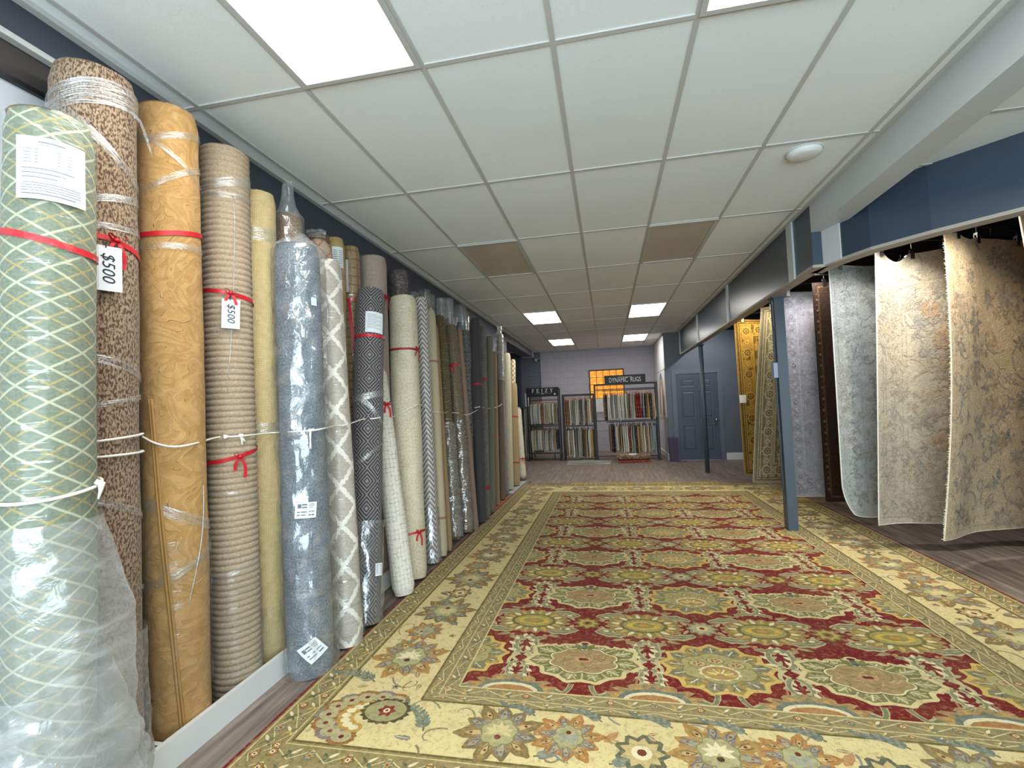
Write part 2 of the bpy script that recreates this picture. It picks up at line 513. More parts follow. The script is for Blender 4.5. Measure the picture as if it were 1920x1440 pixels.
# ---- beam and navy fascia on the right
boxobj('ceiling_beam', (XR, 1.93, -2.95, 4.42, 2.79, H+0.02), M_lgrey, kind='structure')
tag(boxobj('ceiling_right', (1.93, 6.2, -2.95, 4.6, 2.965, 2.99), M_tile), kind='structure')
for yy in (2.35, 3.1, 3.72):
    tag(boxobj('trim_5', (1.93, 5.0, yy-0.012, yy+0.012, 2.96, 2.966), M_grid), kind='structure')
tag(boxobj('trim_6', (1.93, 1.96, -2.9, 4.42, 2.95, 2.966), M_white), kind='structure')
ft = 0.09
ZF = 2.50
fs = MB().box(XR, XR+ft, 4.42, 11.95, ZF+0.012, H)
tag(fs.build('wall_fascia', M_navy2), kind='structure')
tag(boxobj('trim_7', (XR-0.004, XR+ft+0.02, 4.42, 11.95, ZF-0.012, ZF+0.012), M_taupe), kind='structure')
# curved part of the fascia, swinging out to the right
pts = [(1.80, 4.62), (1.86, 4.34), (1.99, 4.02), (2.22, 3.73), (2.52, 3.43), (2.95, 3.0), (3.9, 2.1), (5.2, 0.9)]
def offs(pts, d):
    out = []
    for k, p in enumerate(pts):
        a = Vector(pts[max(0, k-1)]); b = Vector(pts[min(len(pts)-1, k+1)])
        t = (b-a).normalized(); n = Vector((-t.y, t.x))
        out.append((p[0]+n.x*d, p[1]+n.y*d))
    return out
def curved(z0, z1, din, dout):
    A = offs(pts, din); B = offs(pts, dout); m = MB()
    for k in range(len(pts)-1):
        for (p, q) in (((A[k], A[k+1]), 0), ((B[k+1], B[k]), 0)):
            a, b = p
            m.quad((a[0], a[1], z0), (b[0], b[1], z0), (b[0], b[1], z1), (a[0], a[1], z1))
        m.quad((A[k][0], A[k][1], z0), (B[k][0], B[k][1], z0), (B[k+1][0], B[k+1][1], z0), (A[k+1][0], A[k+1][1], z0))
        m.quad((A[k][0], A[k][1], z1), (A[k+1][0], A[k+1][1], z1), (B[k+1][0], B[k+1][1], z1), (B[k][0], B[k][1], z1))
    return m
tag(curved(ZF+0.012, 2.97, 0.0, 0.09).build('wall_fascia_curved', M_navy2), kind='structure')
tag(curved(ZF-0.012, ZF+0.012, -0.004, 0.11).build('trim_8', M_taupe), kind='structure')
# pale vertical battens on the fascia
for nm, y, w in (('trim_9', 4.86, 0.13), ('trim_10', 7.26, 0.10), ('trim_11', 9.6, 0.10), ('trim_12', 11.86, 0.12)):
    tag(boxobj(nm, (XR-0.018, XR, y-w/2, y+w/2, ZF-0.01, H-0.01), M_lgrey), kind='structure')
bt = MB()
mt = Matrix.Translation((1.865, 4.40, 0)) @ Matrix.Rotation(math.atan2(-0.25, 0.085)+PI/2, 4, 'Z')
bt.box(-0.03, 0.012, -0.15, 0.13, ZF, 2.84, mat=mt)
tag(bt.build('trim_13', M_offwhite), kind='structure')
# dark ceiling and back of the rug gallery
gp = [(q[0], q[1]) for q in offs(pts, 0.09)]+[(6.2, 0.9), (6.2, 4.62)]
gm = MB(); gm.poly([(q[0], q[1], 2.945) for q in gp]); gm.poly([(q[0], q[1], 2.96) for q in reversed(gp)])
tag(gm.build('ceiling_gallery_front', M_dark), kind='structure')
tag(boxobj('ceiling_gallery', (XR+0.1, 6.2, 4.6, DY, 3.0, 3.03), M_dark), kind='structure')
tag(boxobj('wall_gallery', (4.9, 5.0, 3.4, DY, 0, H), M_dark), kind='structure')
# ---- steel posts under the fascia
def post(x, y, r, label, square=False):
    e = empty('support_post', (x, y, 0), 0, label, 'post')
    m = MB()
    if square:
        m.box(-r, r, -r*1.25, r*1.25, 0.0, 2.488)
    else:
        m.tube([(0, 0, 0), (0, 0, 2.488)], r, 20)
    m.build('shaft', M_postpaint, e, not square)
    p = MB().box(-r*1.35, r*1.35, -r*1.6, r*1.6, 2.47, 2.488); p.build('cap_plate', M_postpaint, e)
    return e
p1 = post(1.85, 5.63, 0.048, 'slate-blue square steel post standing on the big patterned rug', True)
cd = MB().tube([(-0.06, 0.0, 2.48), (-0.058, -0.01, 1.9), (-0.06, 0.0, 1.35), (-0.06, -0.01, 1.0), (-0.062, -0.02, 0.35)], 0.009, 8)
cd.build('cable_conduit', M_postpaint, p1, True)
MB().box(-0.09, -0.045, -0.05, 0.05, 1.62, 1.78).build('switch_box', paint('grey_switch_box', '#8A97A8', 0.5), p1)
post(1.84, 9.93, 0.042, 'slim round slate post in front of the panelled door')

# ================================================================ DRAWN PATTERNS (flat motifs laid as thin pile layers)
class Art:
    """2-D drawing made of convex fans and strokes; every shape has a colour and a layer"""
    def __init__(s): s.shapes = []
    def fan(s, c, pts, col, layer): s.shapes.append((c, pts, hexc(col), layer))
    def rect(s, x0, y0, x1, y1, col, layer, n=1):
        for i in range(n):
            for j in range(n):
                a, b = x0+(x1-x0)*i/n, x0+(x1-x0)*(i+1)/n; c, d = y0+(y1-y0)*j/n, y0+(y1-y0)*(j+1)/n
                s.shapes.append((None, [(a, c), (b, c), (b, d), (a, d)], hexc(col), layer))
    def stroke(s, pts, w, col, layer):
        n = len(pts); L = []; R = []
        for i, p in enumerate(pts):
            a = pts[max(0, i-1)]; b = pts[min(n-1, i+1)]
            dx, dy = b[0]-a[0], b[1]-a[1]; d = math.hypot(dx, dy) or 1
            ww = (w(i/(n-1)) if callable(w) else w)/2
            L.append((p[0]-dy/d*ww, p[1]+dx/d*ww)); R.append((p[0]+dy/d*ww, p[1]-dx/d*ww))
        c = hexc(col)
        for i in range(n-1):
            s.shapes.append((None, [R[i], R[i+1], L[i+1], L[i]], c, layer))
    def ellipse(s, cx, cy, rx, ry, col, layer, n=20, rot=0.0, lobes=0, amp=0.0):
        pts = []
        for k in range(n):
            t = 2*PI*k/n
            q = 1+amp*abs(math.sin(t*lobes/2)) - amp*0.5 if lobes else 1
            x, y = rx*q*math.cos(t), ry*q*math.sin(t)
            pts.append((cx+x*math.cos(rot)-y*math.sin(rot), cy+x*math.sin(rot)+y*math.cos(rot)))
        s.fan((cx, cy), pts, col, layer)
    def leaf(s, x, y, ang, L, W, col, layer, serr=0.0, n=7, grow=0.0, sq=1.0, blunt=0):
        """leaf from (x,y) along ang; sq squeezes the whole leaf in y (perspective of the motif's own ellipse)"""
        ca, sa = math.cos(ang), math.sin(ang)
        pts = []
        def prof(t): return (min(1, t*2.2)**0.9*(1-max(0, (t-0.62)/0.38)**2.2)) if blunt else math.sin(PI*min(1, t**0.75))**0.8
        for side in (1, -1):
            rng = range(0, n+1) if side == 1 else range(n, -1, -1)
            for k in rng:
                t = k/n
                w = prof(t)*W/2 + grow
                if 0 < k < n: w *= 1+serr*(1 if k % 2 else -1)
                l = -grow + t*(L+2*grow)
                px, py = l, w*side
                pts.append((x+px*ca-py*sa, y+(px*sa+py*ca)*sq))
        cx, cy = x+L*0.5*ca, y+L*0.5*sa*sq
        s.fan((cx, cy), pts, col, layer)
    def curl(s, x, y, ang, R, turn, w, col, layer, n=12, sq=1.0):
        pts = []; px, py = x, y; a = ang
        for k in range(n+1):
            pts.append((px, py)); t = k/n
            st = R*(1-t*0.75)*abs(turn)/n
            a += turn/n*(0.6+1.2*t)
            px += math.cos(a)*st; py += math.sin(a)*st*sq
        s.stroke(pts, (lambda t: w*(1-0.6*t)) if not callable(w) else w, col, layer)
        return pts
    def mesh(s, name, m, fn, lz=0.0003):
        """fn(x, y, lift) -> 3-D point"""
        b = MB()
        for si, (c, pts, col, layer) in enumerate(s.shapes):
            layer = layer + ((si*29) % 61)/61*0.93
            P = [fn(p[0], p[1], layer*lz) for p in pts]
            U = list(pts)
            if c is None or len(pts) <= 4:
                b.poly(P, U, 0, col)
            else:
                C = fn(c[0], c[1], layer*lz); n = len(P)
                i0 = len(b.v); b.v += [C]+P
                for k in range(n):
                    q = (k+1) % n
                    b.f.append((i0, i0+1+k, i0+1+q)); b.uv.append([c, pts[k], pts[q]]); b.mi.append(0); b.fc.append(col)
        return b.mesh(name, m)

def g_pile(name, speck=0.5, abrash=0.25, fade='#B9A878', fadeamt=0.15, sc=1.0, bumpy=0.35):
    g = G(name, 0.95, 0.1)
    a = g.node('ShaderNodeAttribute'); a.attribute_name = 'Col'
    u, v, uvv = g.uv()
    n1 = g.noise(uvv, 210*sc, 2, 0.6)
    n2 = g.noise(uvv, 38*sc, 4, 0.65, 0.7)
    n3 = g.noise(g.scale(uvv, (0.8, 2.4, 1)), 1.6*sc, 4, 0.6)
    c = g.mix(g.mul(g.step(n3, 0.42, 0.75), fadeamt), a.outputs['Color'], fade)
    c = g.mix(g.mul(g.step(n2, 0.5, 0.68), speck*0.5), c, g.mix(0.6, c, '#4A3C26', 'MIX'))
    c = g.mix(g.mul(g.step(n2, 0.5, 0.3), speck*0.35), c, g.mix(0.6, c, '#D8C68C', 'MIX'))
    n4 = g.noise(uvv, 13*sc, 3, 0.6, 1.5)
    c = g.mix(g.mul(g.step(n4, 0.52, 0.7), speck*0.22), c, g.mix(0.5, c, '#6E5A34', 'MIX'))
    c = g.mix(1.0, c, g.ramp(n1, [(0.25, 1-abrash), (0.75, 1.0)]), 'MULTIPLY')
    g.col(c)
    g.bump(g.add(n1, n2), bumpy, 0.003)
    g.b.inputs['Sheen Weight'].default_value = 0.04
    return g.m
M_pile = g_pile('hand_knotted_wool', 1.15, 0.26, '#A8925E', 0.14)

RED = '#780512'; CREAM = '#E0CC92'; OLIVE = '#8B8253'; GOLD = '#C39A4A'; SAGE = '#8F8C6C'; TAN = '#B7986A'; ROSE = '#A96A4C'
BLUEG = '#727A70'; MAUVE = '#8A7E76'; BROWN = '#8A6234'; YEL = '#D6B548'; DRED = '#6E1420'; GGREEN = '#7C7A48'; IVORY = '#EBDDB0'

def palm_a(A, x, y, s=1.0, fl=1, L=2, sq=0.84):
    n = 11
    info = []
    for k in range(n):
        t = PI*(-0.5) + 2*PI*(k+0.5)/n
        ln = s*(0.315 if abs(math.sin(t)) < 0.6 else 0.275)
        if math.sin(t) > 0.8: ln = s*0.225
        info.append((t*fl, ln, math.sin(t) > 0.8))
    for a, ln, tp in info: A.leaf(x, y, a, ln, s*(0.15 if tp else 0.19), CREAM, L, 0.13, 15, 0.012*s, sq, 1)
    for k, (a, ln, tp) in enumerate(info):
        A.leaf(x, y, a, ln-0.012*s, s*(0.12 if tp else 0.165), GGREEN if k % 2 else '#857C50', L+1, 0.10, 15, 0, sq, 1)
    for k, (a, ln, tp) in enumerate(info):
        for side in (-1, 1):      # pale divisions between the lobes
            A.stroke([(x+math.cos(a+side*0.285*g)*ln*f, y+math.sin(a+side*0.285*g)*ln*f*sq) for f, g in ((0.5, 1), (0.7, 1), (0.84, 1))], 0.009*s, '#CDBB84', L+2)
        A.leaf(x+math.cos(a)*ln*0.55, y+math.sin(a)*ln*0.55*sq, a, ln*0.36, s*0.055, '#A29A68', L+2, 0.2, 6, 0, sq)
        A.stroke([(x+math.cos(a)*ln*f, y+math.sin(a)*ln*f*sq) for f in (0.58, 0.75, 0.9)], 0.007*s, IVORY, L+3)
        for d in (-0.15, 0.15):
            for f0, f1 in ((0.62, 0.74), (0.72, 0.84)):
                A.stroke([(x+math.cos(a)*ln*f0, y+math.sin(a)*ln*f0*sq), (x+math.cos(a+d)*ln*f1, y+math.sin(a+d)*ln*f1*sq)], 0.006*s, '#CFC28E', L+3)
    A.ellipse(x, y-fl*0.01*s, 0.19*s, 0.135*s, '#6E6638', L+4, 44, 0, 8, 0.16)
    A.ellipse(x, y-fl*0.01*s, 0.183*s, 0.128*s, IVORY, L+5, 44, 0, 8, 0.16)
    A.ellipse(x, y-fl*0.01*s, 0.174*s, 0.12*s, '#A98E5E', L+6, 44, 0, 8, 0.16)
    for k in range(22):
        a = 2*PI*k/22
        pts = [(x+math.cos(a+0.35*math.sin(f*7+k))*0.16*s*f, y-fl*0.01*s+math.sin(a+0.35*math.sin(f*7+k))*0.108*s*f) for f in (0.3, 0.45, 0.6, 0.75, 0.92)]
        A.stroke(pts, 0.006*s, ('#C8A877', '#8A7448', '#B9805C')[k % 3], L+7)
    A.ellipse(x, y, 0.05*s, 0.03*s, '#C79A6A', L+8, 12)
    A.ellipse(x-0.012*s, y, 0.016*s, 0.014*s, DRED, L+9, 8); A.ellipse(x+0.012*s, y, 0.016*s, 0.014*s, DRED, L+9, 8)
    for dx in (-0.05, 0, 0.05): A.leaf(x+dx*0.4*s, y+fl*0.10*s, fl*(PI/2-dx*9), 0.085*s, 0.035*s, '#7C7A48' if dx else '#5E6A58', L+8, 0.1, 5)
    A.ellipse(x, y+fl*0.175*s, 0.035*s, 0.026*s, CREAM, L+8, 10); A.ellipse(x, y+fl*0.175*s, 0.022*s, 0.014*s, DRED, L+9, 8)

def palm_b(A, x, y, s=1.0, fl=1, L=2, sq=0.86):
    n = 13
    for k in range(n):
        a = fl*(PI*0.5 + 2*PI*k/n)
        A.leaf(x, y, a, s*0.30, s*0.145, '#D8B665', L, 0.16, 13, 0.010*s, sq, 1)
    for k in range(n):
        a = fl*(PI*0.5 + 2*PI*k/n)
        A.leaf(x, y, a, s*0.285, s*0.118, '#A98F4E' if k % 2 else '#868263', L+1, 0.12, 13, 0, sq, 1)
        A.leaf(x+math.cos(a)*0.16*s, y+math.sin(a)*0.16*s*sq, a, s*0.09, s*0.04, '#8C8C80', L+2, 0, 5, 0, sq)
        A.stroke([(x+math.cos(a)*s*f, y+math.sin(a)*s*f*sq) for f in (0.18, 0.22, 0.25)], 0.007*s, IVORY, L+3)
        for d in (-0.12, 0.12): A.stroke([(x+math.cos(a)*s*0.2, y+math.sin(a)*s*0.2*sq), (x+math.cos(a+d)*s*0.25, y+math.sin(a+d)*s*0.25*sq)], 0.006*s, '#6A6440', L+3)
    A.ellipse(x, y, 0.195*s, 0.15*s, '#8A7C46', L+3, 36, 0, 6, 0.16)
    A.ellipse(x, y, 0.185*s, 0.14*s, '#B0A46C', L+4, 36, 0, 6, 0.16)
    for dx, dy in ((-0.1, 0.035), (0.1, 0.035), (0, 0.075)):
        A.ellipse(x+dx*s, y+fl*dy*s, 0.05*s, 0.036*s, '#8A7C46', L+5, 14); A.ellipse(x+dx*s, y+fl*dy*s, 0.043*s, 0.03*s, '#C7B27A', L+6, 14)
        for q in range(5):
            A.ellipse(x+dx*s+0.018*s*math.cos(q*1.257), y+fl*dy*s+0.013*s*math.sin(q*1.257), 0.008*s, 0.006*s, '#8B2A20', L+7, 6)
    A.ellipse(x, y-fl*0.045*s, 0.105*s, 0.075*s, IVORY, L+5, 24, 0, 12, 0.16); A.ellipse(x, y-fl*0.05*s, 0.092*s, 0.063*s, '#B58F55', L+6, 24)
    for q in range(9):
        a = PI*q/8
        A.stroke([(x+math.cos(a)*0.02*s, y-fl*0.07*s+fl*math.sin(a)*0.015*s), (x+math.cos(a)*0.075*s, y-fl*0.07*s+fl*math.sin(a)*0.06*s)], 0.01*s, IVORY if q % 2 else YEL, L+7)

def oval(A, x, y, s=1.0, L=2):
    n = 20
    A.ellipse(x, y, 0.255*s, 0.18*s, '#B28A5C', L, 60, 0, 20, 0.15)
    A.ellipse(x, y, 0.238*s, 0.165*s, '#97854C', L+1, 60, 0, 20, 0.13)
    for k in range(n):
        a = 2*PI*(k+0.5)/n
        A.leaf(x+0.15*s*math.cos(a), y+0.105*s*math.sin(a), math.atan2(0.7*math.sin(a), math.cos(a)), 0.075*s, 0.03*s, IVORY if k % 2 else '#C9A65A', L+2, 0, 4)
    A.ellipse(x, y, 0.162*s, 0.108*s, '#776B3A', L+3, 40, 0, 16, 0.1)
    A.ellipse(x, y, 0.14*s, 0.09*s, '#A99A5C', L+4, 32)
    A.fan((x, y), [(x+0.115*s*math.copysign(abs(math.cos(t))**1.3, math.cos(t)), y+0.06*s*math.sin(t)) for t in [2*PI*k/24 for k in range(24)]], YEL, L+5)
    A.ellipse(x, y, 0.075*s, 0.042*s, '#9C8D50', L+6, 20, 0, 8, 0.2)
    A.ellipse(x, y, 0.035*s, 0.02*s, '#C98F4C', L+7, 10)

def rosette(A, x, y, s, cols, L, n=8):
    for k in range(n):
        A.leaf(x, y, 2*PI*k/n, s, s*0.62, cols[0], L, 0.05, 5, s*0.1)
    for k in range(n):
        A.leaf(x, y, 2*PI*k/n, s*0.92, s*0.5, cols[1], L+1, 0.05, 5)
    A.ellipse(x, y, s*0.42, s*0.42, cols[2], L+2, 12); A.ellipse(x, y, s*0.2, s*0.2, cols[3], L+3, 8)

def cleaf(A, x, y, ang, ln, wd, bend, out, body, L, n=8, serr=0.2):
    """curved leaf: outline then body then vein"""
    def cen(t):
        a = ang+bend*(t-0.5)
        return (x+math.cos(ang+bend*(t*0.5-0.25)*1.0)*ln*t, y+math.sin(ang+bend*(t*0.5-0.25))*ln*t)
    pts = [cen(k/n) for k in range(n+1)]
    A.stroke(pts, lambda t: wd*(math.sin(PI*min(1, t*0.9+0.08)))*(1+serr*math.sin(t*22))+0.012, out, L)
    A.stroke(pts, lambda t: max(0.002, wd*0.72*(math.sin(PI*min(1, t*0.9+0.08)))*(1+serr*math.sin(t*22))), body, L+1)
    A.stroke(pts[1:-1], 0.006, out, L+2)

def acanthus(A, x, y, sx, sy, s, L):
    """cream scrolled acanthus branch"""
    A.curl(x, y, math.atan2(0.55*sy, sx*0.5), 0.2*s, 2.9*sx*sy, 0.058*s, '#CFC093', L)
    p = A.curl(x, y, math.atan2(0.55*sy, sx*0.5), 0.2*s, 2.9*sx*sy, 0.036*s, '#8C8A66', L+1)
    for k in (1, 3, 5, 7):
        q = p[k]
        a = math.atan2(p[k+1][1]-q[1], p[k+1][0]-q[0])
        for d in (0.9, -0.9):
            A.leaf(q[0], q[1], a+d, 0.085*s*(1-k*0.05), 0.036*s, IVORY if d > 0 else '#B9AE80', L+1, 0, 4)
    A.curl(x, y, math.atan2(-0.4*sy, sx*0.6), 0.13*s, -2.6*sx*sy, 0.034*s, '#CDBE8C', L+1)

def border_palm(A, x, y, s, rot, scheme, L):
    o, b, inn, dk = scheme
    n = 11
    for k in range(n):
        a = rot + 2*PI*k/n
        A.leaf(x, y, a, s*(0.5+0.08*(k % 2)), s*0.25, o, L, 0.10, 9, 0.006)
    for k in range(n):
        a = rot + 2*PI*k/n
        A.leaf(x, y, a, s*(0.46+0.08*(k % 2)), s*0.21, b if k % 2 else MAUVE, L+1, 0.10, 9)
        A.leaf(x+math.cos(a)*s*0.2, y+math.sin(a)*s*0.2, a, s*0.24, s*0.09, '#C9AE74' if k % 2 else '#A7A084', L+2, 0.15, 6)
        for dd in (-0.13, 0.13): A.stroke([(x+math.cos(a)*s*0.24, y+math.sin(a)*s*0.24), (x+math.cos(a+dd)*s*0.36, y+math.sin(a+dd)*s*0.36), (x+math.cos(a+dd*0.7)*s*0.45, y+math.sin(a+dd*0.7)*s*0.45)], s*0.018, '#7A6844' if k % 2 else '#6C6A72', L+2)
        A.ellipse(x+math.cos(a)*s*0.36, y+math.sin(a)*s*0.36, s*0.024, s*0.02, DRED if k % 2 else BROWN, L+3, 6)
    A.ellipse(x, y, s*0.27, s*0.24, '#8C8558', L+3, 30, rot, 7, 0.22); A.ellipse(x, y, s*0.245, s*0.215, '#B3AB7C', L+4, 30, rot, 7, 0.22)
    for k in range(7):
        A.leaf(x, y, rot+PI*(k-3)/5.0, s*0.2, s*0.07, inn, L+5, 0.1, 5)
    A.ellipse(x-math.cos(rot)*s*0.1, y-math.sin(rot)*s*0.1, s*0.045, s*0.045, dk, L+6, 8)

def sprig(A, x, y, ang, ln, L, c1=BLUEG, c2='#8A8F7A'):
    n = 9; pts = [(x+math.cos(ang+0.5*(k/n-0.5))*ln*k/n, y+math.sin(ang+0.5*(k/n-0.5))*ln*k/n) for k in range(n+1)]
    A.stroke(pts, 0.008, '#6B6A4A', L)
    for k in range(1, n):
        for d in (0.75, -0.75):
            A.leaf(pts[k][0], pts[k][1], ang+d, ln*0.26*(1-0.4*k/n), 0.022, c1 if (k+(d > 0)) % 2 else c2, L+1, 0, 4)
    A.leaf(pts[-1][0], pts[-1][1], ang, 0.06, 0.03, c1, L+1, 0, 4)

def build_big_rug():
    W2, Y0, Y1 = 2.095, -3.46, 3.46      # half width; local y of the ends (centre of the rug = 0)
    e = empty('area_rug', (0.52, 5.14, 0.0), -0.0065, 'huge red-field floral wool rug with cream border covering the showroom floor', 'rug')
    T = 0.012
    MB().box(-W2, W2, Y0, Y1, 0.0005, T-0.0025).build('backing', paint('rug_backing', '#6E1A22', 0.9), e)
    A = Art()
    random.seed(11)
    bx = (0.0, 0.185, 0.635, 0.785)       # guard / cream / inner guard / field, from the side edges
    fx0, fx1 = -W2+bx[3], W2-bx[3]
    yf0, yf1 = -2.73, 2.54                # field ends
    # field
    A.rect(fx0-0.03, yf0-0.03, fx1+0.03, yf1+0.03, RED, 0.6, 6)
    cx = [-0.70, 0.0, 0.70]; ox = [-1.05, -0.35, 0.35, 1.05]
    yrow = [2.75-5.14+0.905*k for k in range(-1, 7)]
    for k, y in enumerate(yrow):
        yo = y+0.4525
        # vines
        for x in cx+[-1.4, 1.4]:
            for sx in (-1, 1):
                for sy in (-1, 1):
                    p = [(x+sx*0.35*t, yo+sy*(0.0+0.30*math.sin(t*PI)*0.35)) for t in (0, .2, .4, .6, .8, 1)]
                    A.stroke(p, 0.011, '#B27A5C', 1)
                    p = [(x+sx*(0.05+0.24*math.sin(t*PI*0.5)), yo+sy*(0.03+0.30*t)) for t in (0, .25, .5, .75, 1)]
                    A.stroke(p, 0.011, '#B27A5C', 1)
        for x in cx+[-1.4, 1.4]:
            for sx in (-1, 1):
                for sy in (-1, 1):
                    cleaf(A, x+sx*0.055, yo+sy*0.095, math.atan2(sy*0.075, sx*0.22), 0.235, 0.066, -sx*sy*1.1, '#C2B488', '#7F8060', 2)
                    cleaf(A, x+sx*0.235, yo+sy*0.225, math.atan2(sy*0.02, sx*0.10), 0.11, 0.034, sx*sy*0.6, '#B9A87C', '#76754F', 2)
        for x in ox:
            for sx in (-1, 1):
                acanthus(A, x+sx*0.015, y+0.03, sx, 1, 0.80, 2)
                acanthus(A, x+sx*0.015, y-0.05, sx, -1, 0.62, 2)
        for i, x in enumerate(cx):
            if i == 1: palm_b(A, x, y, 0.97, 1, 4)
            else: palm_a(A, x, y, 1.0, 1, 4)
        for x in (-1.4, 1.4): palm_b(A, x, y, 0.9, 1, 4)
        for x in ox: oval(A, x, yo, 0.9, 4)
        for x in ox:
            for sx in (-1, 1):
                for sy in (-1, 1):
                    A.leaf(x+sx*0.265, yo+sy*0.03, math.atan2(sy*0.8, -sx*0.5), 0.07, 0.024, '#B9A87C', 2, 0.1, 4)
                    A.leaf(x+sx*0.12, yo+sy*0.185, math.atan2(sy*0.3, sx*0.9), 0.085, 0.03, '#A89A6C', 2, 0.15, 5); A.ellipse(x+sx*0.10, yo+sy*0.195, 0.014, 0.012, '#C98F5C', 3, 6)
        for i, x in enumerate(cx):
            if i % 2 == 0: rosette(A, x, yo, 0.075, ('#7A6A34', '#C2A458', '#8A7A40', DRED), 4)
            else:
                rosette(A, x, yo, 0.085, ('#8E8560', '#B7AC82', '#D9CA96', '#8B2A20'), 4, 10)
            for sx in (-1, 1):
                for sy in (-1, 1):
                    if (i+k) % 2:
                        A.ellipse(x+sx*0.12, yo+sy*0.095, 0.05, 0.034, '#C2B488', 3, 16); A.ellipse(x+sx*0.12, yo+sy*0.095, 0.04, 0.025, OLIVE, 4, 14); A.ellipse(x+sx*0.12, yo+sy*0.095, 0.018, 0.012, IVORY, 5, 8)
    # half motifs along the two short ends of the field
    for yy, sg in ((yf0, 1), (yf1, -1)):
        for x in ox:
            for k in range(9):
                a = sg*PI*k/8
                A.leaf(x, yy, a, 0.24, 0.10, '#B08A5A', 4, 0.14, 7, 0.01, 0.6)
                A.leaf(x, yy, a, 0.22, 0.075, '#C79F4C' if k % 2 else '#7F7B58', 5, 0.1, 7, 0, 0.6)
            A.stroke([(x+0.16*math.cos(sg*PI*t/8), yy+0.085*math.sin(sg*PI*t/8)) for t in range(9)], 0.03, BLUEG, 7)
            A.stroke([(x+0.135*math.cos(sg*PI*t/8), yy+0.065*math.sin(sg*PI*t/8)) for t in range(9)], 0.022, IVORY, 8)
            A.ellipse(x, yy, 0.12, 0.05, '#B27C4C', 9, 16)
        for x in cx:
            for sx in (-1, 1):
                A.curl(x+sx*0.05, yy+sg*0.10, -sg*PI/2, 0.12, sx*sg*3.6, 0.03, '#C2B488', 3)
                A.curl(x+sx*0.05, yy+sg*0.10, -sg*PI/2, 0.12, sx*sg*3.6, 0.02, '#83835F', 4)
    LB = 16     # border layers lie over the field
    def frame(d0, d1, yn0, yn1, yfar0, yfar1, col, L):
        # d0<d1 distance from side edge; yn = near end y range, yfar = far end y range
        A.rect(-W2+d0, yn0, -W2+d1, yfar1, col, L, 4); A.rect(W2-d1, yn0, W2-d0, yfar1, col, L, 4)
        A.rect(-W2+d0, yn0, W2-d0, yn1, col, L, 4); A.rect(-W2+d0, yfar0, W2-d0, yfar1, col, L, 4)
    GU = '#968658'; GU2 = '#97885E'
    yn = (Y0, Y0+0.24, -2.865, yf0); yfr = (yf1, 2.72, 3.24, Y1)
    def sides(d0, d1, ya, yb, col, L):
        for sx in (-1, 1):
            x0, x1 = sorted((sx*(W2-d0), sx*(W2-d1)))
            A.rect(x0, ya, x1, yb, col, L, 5)
    sides(0, bx[1], Y0, Y1, GU, LB-2); sides(bx[1], bx[2], Y0+0.2, Y1-0.2, CREAM, LB-2); sides(bx[2], bx[3], yn[2], yfr[1], GU2, LB-2)
    A.rect(-W2+bx[1]-0.001, yn[1], W2-bx[1]+0.001, yn[2], CREAM, LB-1, 5); A.rect(-W2+bx[1]-0.001, yfr[1], W2-bx[1]+0.001, yfr[2], CREAM, LB-1, 5)
    A.rect(-W2, yn[0], W2, yn[1], GU, LB, 5); A.rect(-W2, yfr[2], W2, yfr[3], GU, LB, 5)
    A.rect(-W2+bx[2], yn[2], W2-bx[2], yn[3], GU2, LB, 5); A.rect(-W2+bx[2], yfr[0], W2-bx[2], yfr[1], GU2, LB, 5)
    # thin lines between the bands
    def loop(d, ya, yb, w, col, L):
        for sx in (-1, 1): A.stroke([(sx*(W2-d), ya+(yb-ya)*t/10) for t in range(11)], w, col, L)
        for y in (ya, yb): A.stroke([(-W2+d+(2*W2-2*d)*t/10, y) for t in range(11)], w, col, L)
    loop(0.008, Y0+0.006, Y1-0.006, 0.016, '#7A1420', LB+2)
    loop(0.03, Y0+0.03, Y1-0.03, 0.008, '#D9C488', LB+2)
    loop(bx[1], yn[1], yfr[2], 0.012, '#6E6234', LB+2); loop(bx[1]-0.02, yn[1]-0.02, yfr[2]+0.02, 0.006, '#D9C488', LB+2)
    loop(bx[2], yn[2], yfr[1], 0.012, '#6E6234', LB+2); loop(bx[3], yn[3], yfr[0], 0.010, '#DCC98E', LB+2); loop(bx[2]+0.07, yn[2]+0.055, yfr[1]-0.07, 0.007, '#D2BE84', LB+2)
    # guard florets
    def guard(x0, y0, x1, y1, step, s, alt):
        n = max(1, int(math.hypot(x1-x0, y1-y0)/step)); a = math.atan2(y1-y0, x1-x0)
        for k in range(n):
            t = (k+0.5)/n; x, y = x0+(x1-x0)*t, y0+(y1-y0)*t
            if k % 2 == 0:
                c = (('#7A5A2C', '#B98A50', IVORY, DRED), ('#6D7060', '#A7A27A', '#C98F4C', '#7A2018'))[(k//2) % 2]
                rosette(A, x, y, s*0.42, c, LB+2, 6)
            else:
                for d in (1, -1):
                    A.leaf(x, y, a+d*0.8, s*0.8, s*0.26, IVORY if d > 0 else '#6E7458', LB+2, 0, 4)
                    A.leaf(x, y, a+PI+d*0.7, s*0.7, s*0.22, '#C9A85C' if alt else '#5F6448', LB+2, 0, 4)
            A.stroke([(x-math.cos(a)*step*0.5, y-math.sin(a)*step*0.5), (x+math.sin(a)*s*0.5*(1 if k % 2 else -1), y-math.cos(a)*s*0.5*(1 if k % 2 else -1)), (x+math.cos(a)*step*0.5, y+math.sin(a)*step*0.5)], 0.006, '#D6C68E', LB+2)
